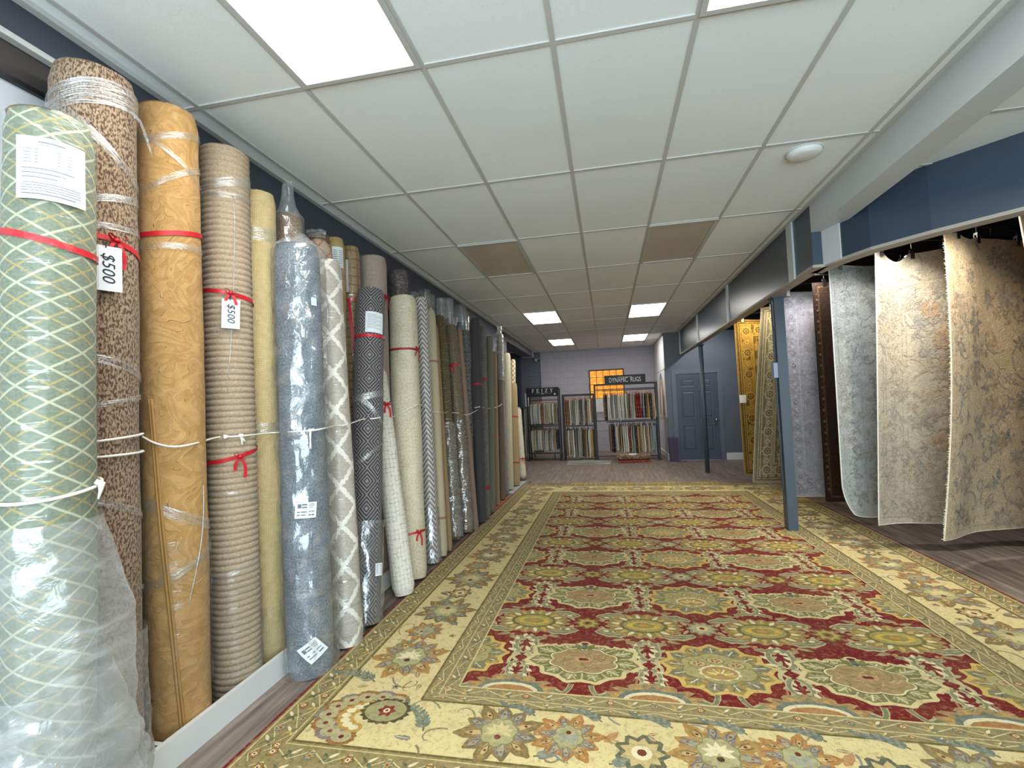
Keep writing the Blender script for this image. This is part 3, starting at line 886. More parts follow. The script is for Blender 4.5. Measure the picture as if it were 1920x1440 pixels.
    for sx in (-1, 1):
        guard(sx*(W2-0.075), Y0+0.1, sx*(W2-0.075), Y1-0.1, 0.082, 0.06, 0); guard(sx*(W2-0.135), Y0+0.16, sx*(W2-0.135), Y1-0.1, 0.088, 0.055, 1)
        guard(sx*(W2-bx[2]-0.035), yn[2]+0.05, sx*(W2-bx[2]-0.035), yfr[1], 0.085, 0.032, 1)
        guard(sx*(W2-bx[2]-0.11), yn[2]+0.05, sx*(W2-bx[2]-0.11), yfr[1], 0.10, 0.05, 0)
    for y in (yn[0]+0.075, yn[0]+0.165, yfr[2]+0.075, yfr[2]+0.15): guard(-W2+0.1, y, W2-0.1, y, 0.085, 0.062, 0)
    for y, q in ((yn[2]+0.03, 0.03), (yn[2]+0.095, 0.048), (yfr[0]+0.06, 0.05), (yfr[0]+0.14, 0.04)): guard(-W2+bx[2]+0.05, y, W2-bx[2]-0.05, y, 0.10, q, 1)
    # vines, tendrils and little leaves scattered over the cream ground
    rn = random.Random(31)
    def tendrils(x0, x1, y0, y1, n):
        for q in range(n):
            x, y = rn.uniform(x0, x1), rn.uniform(y0, y1); a = rn.uniform(0, 2*PI)
            c = rn.choice(('#8E8A66', '#7F8478', '#A88A5C', '#9A7B58', '#8A8F86', '#B59A64'))
            w = rn.random()
            if w < 0.35: A.curl(x, y, a, rn.uniform(0.06, 0.11), rn.choice((-1, 1))*rn.uniform(2.2, 3.6), 0.011, c, LB+1, 9)
            elif w < 0.75:
                l_ = rn.uniform(0.05, 0.10); A.leaf(x, y, a, l_, l_*0.36, c, LB+1, 0.15, 7); A.stroke([(x+math.cos(a)*l_*f, y+math.sin(a)*l_*f) for f in (0.1, 0.5, 0.85)], 0.005, '#D9CDA0', LB+2)
            else:
                for p in range(5): A.leaf(x, y, a+p*1.257, 0.026, 0.017, c, LB+1, 0, 4)
                A.ellipse(x, y, 0.008, 0.008, DRED, LB+2, 6)
    for sx in (-1, 1):
        xa, xb = sorted((sx*(W2-bx[1]-0.05), sx*(W2-bx[2]+0.05)))
        tendrils(xa, xb, yn[1]+0.3, yfr[2]-0.1, 150)
    tendrils(-W2+bx[2], W2-bx[2], yn[1]+0.05, yn[2]-0.05, 75); tendrils(-W2+bx[2], W2-bx[2], yfr[1]+0.05, yfr[2]-0.05, 60)
    # cream border flowers
    S1 = ('#B48A4A', '#A9854C', IVORY, '#4A3020'); S2 = ('#8A7346', '#9A7C4C', '#D8C68C', DRED); S3 = ('#B07C44', '#C08C50', '#9FA08A', '#6E2A1A')
    xm = (bx[1]+bx[2])/2
    for sx in (-1, 1):
        y = -2.49; k = 0
        while y < 2.75:
            x = sx*(W2-xm)
            big = k % 2 == 0
            if big: border_palm(A, x, y, 0.39 if k % 4 == 0 else 0.37, PI/2 if k % 4 == 0 else -PI/2, (S1, S2, S2, S1)[(k//2) % 4], LB+3)
            elif k % 4 == 1: border_palm(A, x+sx*0.03, y, 0.22, 0.4, S3, LB+3)
            else: rosette(A, x, y, 0.085, ('#6E5A34', '#C2A46A', IVORY, '#6E2A1A'), LB+3, 8)
            sprig(A, x+(0.15 if k % 2 else -0.15), y+0.10, PI/2+(0.9 if k % 2 else -0.9), 0.16, LB+2, '#79806E', '#8F8D6E')
            for sy in (-1, 1):
                A.leaf(x+sx*0.15, y+0.15*sy+0.15, 0.6*sy, 0.09, 0.036, '#8A8F7A' if sy > 0 else '#8B6A50', LB+2, 0.1, 5)
            y += 0.315; k += 1
    for yb, sg in (((yn[1]+yn[2])/2, 1), ((yfr[1]+yfr[2])/2, -1)):
        x = -1.03; k = 0
        while x < 1.1:
            if k % 3 == 0: border_palm(A, x, yb, 0.34, PI/2*sg, S1 if k % 2 else S2, LB+3)
            elif k % 3 == 1: border_palm(A, x, yb+0.01, 0.27, -PI/2*sg, S3, LB+3)
            else: rosette(A, x, yb-0.04, 0.10, ('#5F6450', '#C9B27A', IVORY, '#6E2A1A'), LB+3, 9)
            sprig(A, x+0.14, yb+0.13, PI*0.8, 0.15, LB+2); sprig(A, x+0.17, yb-0.12, 0.4, 0.15, LB+2, '#7F867C')
            A.leaf(x+0.15, yb, 0.9, 0.10, 0.04, '#B98A5C', LB+2, 0.1, 5)
            x += 0.30; k += 1
        # corner flower with a fan of round blossoms
        for sx in (-1, 1):
            x, y = sx*(W2-xm)+(-sx*0.02), yb+0.02
            for k in range(9):
                a = (PI if sx < 0 else 0)+(k-4)*0.42*(1 if sx < 0 else -1) - 0.35*sg*(1 if sx < 0 else -1)
                px, py = x+math.cos(a)*0.19-sx*0.0, y+math.sin(a)*0.15
                c = ('#9A6A3C', MAUVE)[k % 2]
                A.ellipse(px, py, 0.066, 0.052, c, LB+3, 26, 0, 12, 0.2); A.ellipse(px, py, 0.046, 0.036, '#B5AA7C', LB+4, 14); A.ellipse(px, py, 0.013, 0.012, DRED, LB+5, 6)
                px, py = x+math.cos(a)*0.10, y+math.sin(a)*0.085
                A.ellipse(px, py, 0.042, 0.034, '#C29A4A', LB+5, 14); A.ellipse(px, py, 0.024, 0.018, IVORY, LB+6, 10)
            A.ellipse(x+(-sx)*0.07, y+sg*0.05, 0.115, 0.09, '#4F4A2E', LB+7, 48, 0, 18, 0.2); A.ellipse(x+(-sx)*0.07, y+sg*0.05, 0.10, 0.078, '#A39B6C', LB+8, 30)
            rosette(A, x+(-sx)*0.075, y+sg*0.05, 0.04, ('#7A2A20', '#8B2A30', IVORY, DRED), LB+9, 6)
            sprig(A, x+sx*0.10, y+sg*0.27, PI/2-sx*1.1, 0.24, LB+3, '#76806A'); sprig(A, x-sx*0.3, y-sg*0.06, PI*0.35 if sx > 0 else PI*0.65, 0.22, LB+3, '#76806A')
    me = A.mesh('woven_pattern', M_pile, lambda x, y, l: (x, y, T-0.002+l), 0.0003)
    link('woven_pattern', me, e)
    # short knotted fringe along the far end
    f = MB(); random.seed(3)
    x = -W2
    while x < W2:
        dx = random.uniform(-0.008, 0.008)
        f.tube([(x, Y1-0.005, 0.006), (x+dx, Y1+0.02, 0.005), (x+dx*2, Y1+0.045+random.uniform(-.01, .01), 0.003)], [0.004, 0.004, 0.002], 4)
        x += 0.012
    fo = f.build('fringe', paint('cotton_fringe', '#E6DEC6', 0.9), e); fo['kind'] = 'stuff'
    return e
build_big_rug()

# ================================================================ RUG ROLLS ALONG THE LEFT WALL
# ---- patterned roll materials, drawn in the roll's own metres (u round the roll, v up the roll)
def rm(name, fn, rough=0.92, spec=0.12):
    g = G(name, rough, spec)
    u, v, uv = g.uv()
    c, h, bs = fn(g, u, v, uv)
    g.col(c)
    if h is not None: g.bump(h, bs, 0.004)
    g.b.inputs['Sheen Weight'].default_value = 0.1
    return g.m
def tone(g, uv, lo, hi, sc=60, det=3):
    return g.ramp(g.noise(uv, sc, det, 0.6), [(0.3, lo), (0.7, hi)])
def p_trellis(g, u, v, uv):
    w = g.mul(g.noise(uv, 60, 2), 0.03)
    a = g.add(g.add(g.math('DIVIDE', u, 0.17), g.math('DIVIDE', v, 0.107)), w)
    b = g.add(g.sub(g.math('DIVIDE', u, 0.17), g.math('DIVIDE', v, 0.107)), w)
    base = tone(g, uv, '#6B7364', '#838A76', 90)
    brk = g.step(g.noise(uv, 130, 2), 0.3, 0.5)
    y = g.mul(g.math('MAXIMUM', g.line(g.add(a, 0.5), 0.05), g.line(g.add(b, 0.5), 0.05)), brk)
    wl = g.math('MAXIMUM', g.line(a, 0.06), g.line(b, 0.06))
    c = g.mix(g.mul(y, 0.7), base, '#B9A060')
    c = g.mix(g.mul(wl, g.add(0.45, g.mul(g.noise(uv, 160, 2), 0.6))), c, '#C4C0A6')
    return c, g.noise(uv, 300, 2), 0.3
def p_tweed(g, u, v, uv):
    n = g.noise(g.vec(g.mul(u, 150), g.mul(v, 64), 0), 1.0, 1, 0.5, 0.4)
    m = g.step(n, 0.45, 0.58)
    c = g.mix(m, tone(g, uv, '#8A7560', '#A48F76', 50), tone(g, uv, '#4E3B30', '#624C3E', 50))
    return c, n, 0.6
def p_damask(lo, hi, ln, sc=7.0):
    def f(g, u, v, uv):
        n = g.noise(uv, sc, 1, 0.4, 2.2)
        r = g.line(g.mul(n, 5.0), 0.42)
        fine = g.noise(uv, 240, 2)
        base = tone(g, uv, lo, hi, 16)
        c = g.mix(g.mul(r, 0.26), base, ln)
        c = g.mix(g.mul(g.step(fine, 0.55, 0.7), 0.35), c, ln)
        return c, g.sub(fine, g.mul(r, 2.0)), 0.9
    return f
def p_plain(lo, hi, sc=120, bs=0.4):
    def f(g, u, v, uv):
        return tone(g, uv, lo, hi, sc), g.noise(uv, 320, 2), bs
    return f
def p_basket(lo, hi, dk):
    def f(g, u, v, uv):
        a = g.math('SINE', g.mul(g.add(u, v), 420.0)); b = g.math('SINE', g.mul(g.sub(u, v), 420.0))
        k = g.mul(a, b)
        c = g.mix(g.mul(g.step(k, 0.2, -0.6), 0.55), tone(g, uv, lo, hi, 25), dk)
        return c, k, 0.5
    return f
def p_speckle(lo, mid, hi, sc=110):
    def f(g, u, v, uv):
        n = g.noise(uv, sc, 3, 0.75); big = g.noise(uv, 9, 3)
        c = g.ramp(g.add(g.mul(n, 0.75), g.mul(big, 0.25)), [(0.36, lo), (0.5, mid), (0.64, hi)])
        return c, n, 0.7
    return f
def p_ikat(base_lo, base_hi, ln, pu=0.2, pv=0.26, w=0.16):
    def f(g, u, v, uv):
        d = g.mul(g.sub(g.noise(uv, 45, 2), 0.5), 0.22)
        a = g.add(g.add(g.math('DIVIDE', u, pu), g.math('DIVIDE', v, pv)), d)
        b = g.add(g.sub(g.math('DIVIDE', u, pu), g.math('DIVIDE', v, pv)), d)
        l = g.math('MAXIMUM', g.line(a, w), g.line(b, w))
        rib = g.math('SINE', g.mul(v, 700.0))
        c = g.mix(g.mul(l, 0.92), tone(g, uv, base_lo, base_hi, 70), ln)
        return c, g.add(rib, l), 0.35
    return f
def p_diamonds(dk, lt, pu=0.125, pv=0.165, k=30.0):
    def f(g, u, v, uv):
        d = g.add(g.tri(g.math('DIVIDE', u, pu)), g.tri(g.math('DIVIDE', v, pv)))
        s = g.math('SINE', g.mul(d, k*1.4))
        core = g.step(d, 0.10, 0.08)
        n = g.noise(uv, 200, 2)
        l = g.math('MAXIMUM', g.step(s, 0.15, 0.5), core)
        c = g.mix(g.mul(l, 0.7), tone(g, uv, dk, dk, 60), lt)
        return g.mix(g.mul(n, 0.3), c, dk), s, 0.3
    return f
def p_gridlines(lo, hi, ln, pu=0.03, pv=0.034):
    def f(g, u, v, uv):
        w1 = g.mul(g.noise(g.scale(uv, (2, 30, 1)), 1.0, 2), 0.9); w2 = g.mul(g.noise(g.scale(uv, (30, 2, 1)), 1.0, 2), 0.9)
        a = g.line(g.add(g.math('DIVIDE', u, pu), w1), 0.10); b = g.line(g.add(g.math('DIVIDE', v, pv), w2), 0.10)
        brk = g.step(g.noise(uv, 22, 2), 0.38, 0.6)
        l = g.mul(g.math('MAXIMUM', a, b), brk)
        c = g.mix(g.mul(l, 0.75), tone(g, uv, lo, hi, 40), ln)
        return c, g.noise(uv, 200, 2), 0.3
    return f
def p_chevron(a_, b_, pu=0.10, pv=0.062):
    def f(g, u, v, uv):
        z = g.add(g.math('DIVIDE', v, pv), g.mul(g.tri(g.math('DIVIDE', u, pu)), 2.6))
        l = g.step(g.tri(z), 0.20, 0.27)
        return g.mix(l, tone(g, uv, a_, a_, 60), tone(g, uv, b_, b_, 60)), g.noise(uv, 200, 2), 0.3
    return f
def p_plaid(lo, hi, dk):
    def f(g, u, v, uv):
        l = g.math('MAXIMUM', g.line(g.math('DIVIDE', u, 0.055), 0.16), g.line(g.math('DIVIDE', v, 0.07), 0.14))
        return g.mix(g.mul(l, 0.6), tone(g, uv, lo, hi, 90), dk), g.noise(uv, 200, 2), 0.4
    return f
def p_strie(dk, mid, lt, su=260, sv=60):
    def f(g, u, v, uv):
        n = g.noise(g.vec(g.mul(u, su), g.mul(v, sv), 0), 1.0, 3, 0.7, 0.3)
        return g.ramp(n, [(0.38, dk), (0.5, mid), (0.62, lt)]), n, 0.5
    return f

class Roll:
    def __init__(s, key, label, m, capm=None, ridge=0.0, ridge_step=0.03, flute=0, wob=0.004, name='rug_roll', n=40, group=None, flat=1.0, topround=0.012):
        bx_, by_, tx, ty, tz, r = POS[key]
        ax = Vector((tx-bx_, ty-by_, tz)); L = ax.length; z = ax.normalized()
        f = Vector((-bx_, -by_, 0)); f = (f - z*f.dot(z)).normalized()   # faces the aisle
        y = z.cross(f)
        lift = r*math.sqrt(max(0, 1-z.z*z.z))
        s.e = link(name, None); s.e.empty_display_size = 0.1
        mw = Matrix((f, y, z)).transposed().to_4x4(); mw.translation = (bx_, by_, lift+0.001)
        s.e.matrix_world = mw
        s.r = r; s.L = L-lift; s.key = key
        tag(s.e, label, 'rug', group or 'rolled rugs leaning along the left wall')
        sd = hash(key) % 97
        s.sd = sum(ord(c) for c in key)*1.7
        s.ridge = ridge; s.rs = ridge_step; s.flute = flute; s.wob = wob; s.tr = topround
        s.step_ = ridge_step/8 if ridge else 0.06
        nv = int(s.L/s.step_); 
        if flute: n = flute*4
        mb = MB()
        mb.grid(lambda u, v: s.P(u, v), n, nv, -PI, PI, 0, s.L, uvfn=lambda u, v: (u*r, v))
        mb.build('rolled_pile', m, s.e, True)
        # spiral end faces
        for zz, dz in ((s.L-0.004, 1), (0.004, -1)):
            cap = MB()
            turns = 5; k = turns*18; pa = []
            for q in range(k+1):
                a = 2*PI*turns*q/k; rr = r*0.98*(0.08+0.92*q/k)
                pa.append((rr*math.cos(a), rr*math.sin(a), zz))
            w = r*0.92/turns*0.62
            for q in range(k):
                a = Vector(pa[q]); b = Vector(pa[q+1]); ia = a*(1-w/max(a.xy.length, 1e-4)) if a.xy.length > w else a*0.02; ib = b*(1-w/max(b.xy.length, 1e-4)) if b.xy.length > w else b*0.02
                ia.z = ib.z = zz
                cap.quad(tuple(a), tuple(b), tuple(ib), tuple(ia))
            cap.poly([(r*0.93*math.cos(2*PI*q/24), r*0.93*math.sin(2*PI*q/24), zz-dz*0.03) for q in range(24)])
            cap.build('spiral_end', capm or M_capdef, s.e)
    def rad(s, a, v):
        r = s.r
        r += s.wob*(noise.noise(Vector((math.cos(a)*1.2, math.sin(a)*1.2, v*1.6+s.sd)))*1.4 + noise.noise(Vector((math.cos(a)*3, math.sin(a)*3, v*5+s.sd)))*0.5)
        if s.ridge:
            p = (v/s.rs) % 1.0
            r += s.ridge*(abs(math.sin(PI*p))**0.6-0.6)
        if s.flute:
            r += 0.0035*(abs(math.sin(a*s.flute/2))-0.6)
        e = min(v, s.L-v)
        if e < s.tr*2: r -= s.tr*(1-e/(s.tr*2))**2
        return r
    def P(s, a, v, d=0.0):
        v = min(max(v, 0), s.L); r = s.rad(a, v)+d
        return (r*math.cos(a), r*math.sin(a), v)
    def W(s, a, v, d=0.0): return s.e.matrix_world @ Vector(s.P(a, v, d))
M_capdef = paint('rug_backing_jute', '#A9977A', 0.95, 0.1, 40)

# ---- clear film, ribbon, tags
def g_film(name, base=0.06, amt=0.5, su=5, sv=45, lo=0.52, hi=0.72, tint='#F4F6F6', rough=0.16, edge=0.5, diff=0.4, bmp=0.6):
    g = G(name)
    u, v, uv = g.uv()
    n = g.noise(g.vec(g.mul(u, su), g.mul(v, sv), 0), 1.0, 4, 0.65, 0.6)
    lw = g.node('ShaderNodeLayerWeight'); lw.inputs[0].default_value = 0.25
    f = g.add(base, g.mul(g.step(n, lo, hi), amt))
    f = g.math('ADD', f, g.mul(g.math('POWER', lw.outputs['Facing'], 3.0), edge), clamp=True)
    tr = g.node('ShaderNodeBsdfTransparent'); tr.inputs[0].default_value = (0.97, 0.98, 0.98, 1)
    gl = g.node('ShaderNodeBsdfGlossy'); gl.inputs['Roughness'].default_value = rough; gl.inputs[0].default_value = rgba(tint)
    df = g.node('ShaderNodeBsdfTranslucent'); df.inputs[0].default_value = rgba(tint)
    d2 = g.node('ShaderNodeBsdfDiffuse'); d2.inputs[0].default_value = rgba(tint)
    bp = g.node('ShaderNodeBump'); bp.inputs['Strength'].default_value = bmp; bp.inputs['Distance'].default_value = 0.006
    g.put(bp.inputs['Height'], g.noise(g.vec(g.mul(u, su*3), g.mul(v, sv), 0), 1.0, 3, 0.6, 1.0))
    for q in (gl, d2): g.t.links.new(bp.outputs[0], q.inputs['Normal'])
    m0 = g.node('ShaderNodeMixShader'); m0.inputs[0].default_value = 0.35
    g.t.links.new(d2.outputs[0], m0.inputs[1]); g.t.links.new(df.outputs[0], m0.inputs[2])
    m1 = g.node('ShaderNodeMixShader'); m1.inputs[0].default_value = diff
    g.t.links.new(gl.outputs[0], m1.inputs[1]); g.t.links.new(m0.outputs[0], m1.inputs[2])
    m2 = g.node('ShaderNodeMixShader'); g.put(m2.inputs[0], f)
    g.t.links.new(tr.outputs[0], m2.inputs[1]); g.t.links.new(m1.outputs[0], m2.inputs[2])
    g.t.links.new(m2.outputs[0], g.out.inputs['Surface'])
    return g.m
M_film = g_film('clear_stretch_film', 0.03, 0.36, 4, 60, 0.56, 0.74, diff=0.25)
M_band = g_film('stretch_film_band', 0.12, 0.6, 5, 170, 0.46, 0.66, rough=0.2)
M_bag = g_film('clear_poly_bag', 0.17, 0.34, 9, 12, 0.5, 0.72, rough=0.12, edge=0.55)
M_bagmilk = g_film('milky_poly_bag', 0.24, 0.36, 6, 14, 0.48, 0.72, rough=0.18, edge=0.5, diff=0.66, bmp=0.5)
M_ribbon = paint('red_satin_ribbon', '#C2202A', 0.4, 0.08, 30, spec=0.5)
M_ribbon2 = paint('deep_red_ribbon', '#9E2630', 0.5, 0.08, 30, spec=0.4)
M_cord = paint('white_cotton_cord', '#E9E6DC', 0.9, 0.05, 60)
M_paper = paint('white_card', '#D6DADD', 0.7, 0.02, 5)
M_ink = paint('dark_ink', '#2E3136', 0.8, 0.05, 5)
M_inkg = paint('grey_print', '#6A727C', 0.8, 0.05, 5)

def shell(R, v0, v1, m, d=0.004, amp=0.003, name='plastic_film', n=36, fr=6.0, a0=-PI, a1=PI, dv=0.02, rid=0.0, bulge=None):
    nv = max(2, int((v1-v0)/dv))
    def f(a, v):
        q = amp*(abs(noise.noise(Vector((math.cos(a)*fr*0.4, math.sin(a)*fr*0.4, v*fr*1.6+R.sd+9)))*2) + 0.6*noise.noise(Vector((math.cos(a)*fr, math.sin(a)*fr, v*fr*4+R.sd))))
        if rid: q += rid*abs(math.sin(v*95+3*noise.noise(Vector((math.cos(a)*2, math.sin(a)*2, v*8)))))
        if bulge: q += bulge(a, v)
        return R.P(a, v, d+q)
    return MB().grid(f, n, nv, a0, a1, v0, v1, uvfn=lambda u, v: (u*R.r+R.sd, v)).build(name, m, R.e, True)
def band(R, v, w, tilt=0.0, ph=0.0, m=None, d=0.006, name='film_band'):
    n = 40
    def f(a, t): return R.P(a, v+tilt*R.r*math.sin(a-ph)*1.0+t*w, d+0.0015*math.sin(t*40+a*3))
    return MB().grid(f, n, 3, -PI, PI, -0.5, 0.5, uvfn=lambda u, t: (u*R.r+R.sd, v+t*w)).build(name, m or M_band, R.e, True)
def ribbon(R, v, tilt=0.0, ph=0.0, w=0.018, m=None, bow=None, d=0.005, tails=True, name='ribbon'):
    m = m or M_ribbon
    def f(a, t): return R.P(a, v+tilt*R.r*math.sin(a-ph)+t*w, d)
    rb = MB().grid(f, 36, 1, -PI, PI, -0.5, 0.5).build(name, m, R.e, True)
    if bow is not None:
        sc = 1.0
        c = Vector(R.P(bow, v+tilt*R.r*math.sin(bow-ph), d+0.012)); out = Vector((math.cos(bow), math.sin(bow), 0)); sd = Vector((-math.sin(bow), math.cos(bow), 0)); up_ = Vector((0, 0, 1))
        b = MB()
        for sg in (-1, 1):     # two loops
            pts = []
            for k in range(9):
                t = k/8*2*PI
                pts.append(c + sd*sg*(0.028*(1-math.cos(t))*0.5+0.006*math.sin(t)) + up_*(0.014*math.sin(t)+0.012*(1-math.cos(t))*0.5) + out*0.006*math.sin(t/2))
            for k in range(8):
                p, q = pts[k], pts[k+1]
                b.quad(tuple(p-out*0.007), tuple(q-out*0.007), tuple(q+out*0.007), tuple(p+out*0.007))
        b.tube([tuple(c-sd*0.009), tuple(c+sd*0.009)], 0.009, 8)
        if tails:
            for sg, ln in ((-1, 0.07), (1, 0.11)):
                for k in range(5):
                    t0, t1 = k/5, (k+1)/5
                    def tp(t): return c + sd*sg*(0.02*t+0.012*math.sin(t*3)) - up_*ln*t + out*0.004*math.sin(t*5)
                    p, q = tp(t0), tp(t1); h = sd*0.0075
                    b.quad(tuple(p-h), tuple(p+h), tuple(q+h), tuple(q-h))
        b.build('ribbon_bow', m, rb, True)
    return rb
def card(R, a, v, w, h, d=0.008, name='price_tag', bend=True, rot=0.0, lines=None, text=None, tsize=0.05, m=None, hole=False):
    """paper card lying on the roll: its own mesh plus print as a child"""
    ca, sa = math.cos(rot), math.sin(rot)
    def f(x, y, dd=0.0):
        X, Y = x*ca-y*sa, x*sa+y*ca
        if bend: return R.P(a+X/R.r, v+Y, d+dd)
        c = Vector(R.P(a, v, d+dd)); return tuple(c + Vector((-math.sin(a), math.cos(a), 0))*X + Vector((0, 0, 1))*Y + Vector((math.cos(a), math.sin(a), 0))*(0.003))
    mb = MB(); mb.grid(lambda x, y: f(x, y), 8, 3, -w/2, w/2, -h/2, h/2)
    if not bend: mb.grid(lambda x, y: f(x, y, -0.001), 2, 2, w/2, -w/2, -h/2, h/2)
    c = mb.build(name, m or M_paper, R.e)
    if lines:
        pr_ = MB()
        for (x0, y0, x1, y1) in lines:
            k = max(1, int(abs(x1-x0)/0.02))
            pr_.grid(lambda x, y: f(x, y, 0.0009), k, 1, x0, x1, y0, y1)
        pr_.build('print', M_inkg, c)
    if text:
        me = text_mesh(text, tsize, M_ink, 0.0)
        for vt in me.vertices:
            x, y = vt.co.x+0.22*vt.co.y, vt.co.y
            vt.co = f(y, -x, 0.0012)            # written sideways, reading downwards
        link('handwriting', me, c)
    return c

# base x, base y, top x, top y, top z, radius (metres)
POS = {
 'R1': (-1.800, 1.268, -1.800, 1.268, 2.446, 0.117), 'R2': (-1.935, 1.535, -1.962, 1.533, 2.807, 0.134),
 'R3': (-1.955, 1.900, -1.965, 1.862, 2.858, 0.126), 'R4': (-1.955, 2.245, -1.968, 2.210, 2.856, 0.117),
 'R5': (-1.975, 2.495, -1.985, 2.470, 2.737, 0.104), 'R6': (-1.690, 2.482, -1.760, 2.525, 2.414, 0.121),
 'R7': (-1.632, 2.785, -1.800, 2.905, 2.44, 0.088), 'R10': (-1.659, 3.017, -1.800, 3.517, 2.377, 0.108),
 'R11': (-1.606, 3.560, -1.853, 3.660, 1.786, 0.086), 'R12': (-1.681, 3.866, -1.869, 4.286, 2.485, 0.132),
 'R13': (-1.652, 4.297, -1.832, 4.650, 2.57, 0.066), 'R14': (-1.643, 4.484, -1.870, 4.984, 2.502, 0.070),
 'R15': (-1.617, 4.678, -1.872, 5.178, 2.379, 0.031), 'R16': (-1.673, 5.042, -1.977, 5.642, 2.566, 0.063),
 'R17': (-1.626, 5.330, -1.931, 5.930, 2.488, 0.074), 'R18': (-1.555, 5.450, -1.859, 6.060, 2.474, 0.036),
 'R19': (-1.668, 5.610, -1.895, 6.480, 2.497, 0.060), 'R20': (-1.586, 5.803, -1.736, 6.403, 2.644, 0.070),
 'R21': (-1.572, 5.977, -1.711, 6.677, 2.573, 0.058), 'R22': (-1.594, 6.382, -1.700, 7.082, 2.488, 0.053),
 'R23': (-1.616, 6.835, -1.739, 7.535, 2.309, 0.036), 'R24': (-1.624, 7.231, -1.756, 8.031, 2.660, 0.050),
 'R29': (-1.648, 7.647, -1.864, 8.447, 2.458, 0.045), 'R25': (-1.703, 8.064, -1.764, 8.564, 2.377, 0.085),
 'R26': (-1.800, 8.900, -1.760, 9.200, 2.330, 0.052), 'R27': (-1.707, 8.514, -1.736, 8.760, 1.841, 0.118),
 'R28': (-1.650, 9.163, -1.803, 9.763, 1.385, 0.068),
 'B1': (-1.985, 2.785, -1.993, 2.779, 2.730, 0.085), 'B2': (-1.981, 3.088, -1.981, 3.088, 2.700, 0.097),
 'B3': (-2.001, 3.337, -2.001, 3.337, 2.763, 0.077), 'B4': (-2.000, 3.573, -2.001, 3.573, 2.770, 0.077),
 'B5': (-1.958, 3.870, -1.958, 3.870, 2.770, 0.120), 'B6': (-1.990, 4.477, -1.990, 4.477, 2.819, 0.088),
 'B7': (-1.990, 4.790, -1.992, 4.790, 2.550, 0.086), 'B8': (-2.008, 5.223, -2.008, 5.223, 2.700, 0.070),
 'B9': (-2.000, 5.380, -2.008, 5.380, 2.58, 0.068), 'B10': (-2.020, 5.830, -2.027, 5.830, 2.600, 0.051),
 'B11': (-2.010, 6.110, -2.015, 6.110, 2.620, 0.063), 'B12': (-1.995, 6.640, -2.002, 6.640, 2.66, 0.074),
 'B13': (-2.020, 6.931, -2.026, 6.931, 2.600, 0.052), 'B14': (-2.020, 7.503, -2.031, 7.503, 2.750, 0.047),
}
R = {}
def mk(key, label, m, **k):
    R[key] = Roll(key, label, m, **k)
    return R[key]

# ---- nearest roll: sage green trellis
r = mk('R1', 'sage green rug roll with cream and gold diamond trellis, nearest the camera', rm('sage_trellis_pile', p_trellis), wob=0.005)
shell(r, 0.9, r.L-0.01, M_film, 0.004, 0.003, 'stretch_film')
def bul(a, v):
    k = max(0.0, min(1.0, (1.10-v)/0.30)); k2 = max(0.0, min(1.0, (1.12-v)/0.9))
    q = 0.010+0.075*k*max(0.0, math.sin(a+0.15))**2+0.014*k2
    # long slanting folds, tighter towards the floor
    q += (0.004+0.012*k2)*abs(math.sin(v*(11+26*k2)+a*1.7+2.5*noise.noise(Vector((math.cos(a)*1.5, math.sin(a)*1.5, v*3)))))*k2
    q += 0.010*k2*abs(noise.noise(Vector((math.cos(a)*3, math.sin(a)*3+v*2, v*5))))
    return q
shell(r, 0.02, 1.12, M_bagmilk, 0.006, 0.003, 'gathered_bag', 96, 4.0, dv=0.008, bulge=bul)
def bul2(a, v):
    k = max(0.0, min(1.0, (0.62-v)/0.3))
    return 0.03+0.085*k*max(0.0, math.sin(a+0.1))**2+0.02*k*abs(math.sin(v*34+a*1.1+2.2*noise.noise(Vector((math.cos(a)*1.6, math.sin(a)*1.6, v*4)))))+0.012*abs(noise.noise(Vector((math.cos(a)*4, math.sin(a)*4, v*9))))
shell(r, 0.015, 0.62, M_bagmilk, 0.008, 0.003, 'gathered_bag_foot', 96, 4.0, dv=0.008, bulge=bul2)
ribbon(r, 2.02, 0.25, 2.6, 0.022)
ln = [(-0.03, 0.082, 0.03, 0.085), (-0.015, 0.074, 0.012, 0.076)]
for k in range(5):
    ln += [(-0.065, 0.058-k*0.0105, -0.03, 0.060-k*0.0105), (0.01, 0.058-k*0.0105, 0.045, 0.060-k*0.0105)]
for k in range(3): ln.append((-0.068, -0.004-k*0.014, 0.05-k*0.02, -0.0015-k*0.014))
for k in range(4): ln.append((-0.068, -0.05-k*0.008, 0.068, -0.048-k*0.008))
ln.append((-0.068, -0.085, 0.055, -0.082))
card(r, 0.02, 2.235, 0.165, 0.20, 0.010, 'paper_label', True, 0.0, ln)
MB().grid(lambda a, t: r.P(a, 1.115-0.10*0+0.02*math.sin(a*1.0-0.6)*1+t*0.007, 0.008), 40, 1, -PI, PI, -0.5, 0.5)
MB().tube([r.P(a, 1.215+0.022*math.sin(a-0.9), 0.012) for a in [2*PI*k/40 for k in range(40)]], 0.0055, 8, closed=True).build('tie_cord', M_cord, r.e, True)
MB().tube([r.P(0.95, 1.235, 0.015), r.P(1.0, 1.225, 0.03), r.P(1.02, 1.2, 0.025), r.P(1.0, 1.175, 0.02)], [0.008, 0.011, 0.006, 0.003], 8).build('cord_knot', M_cord, r.e, True)

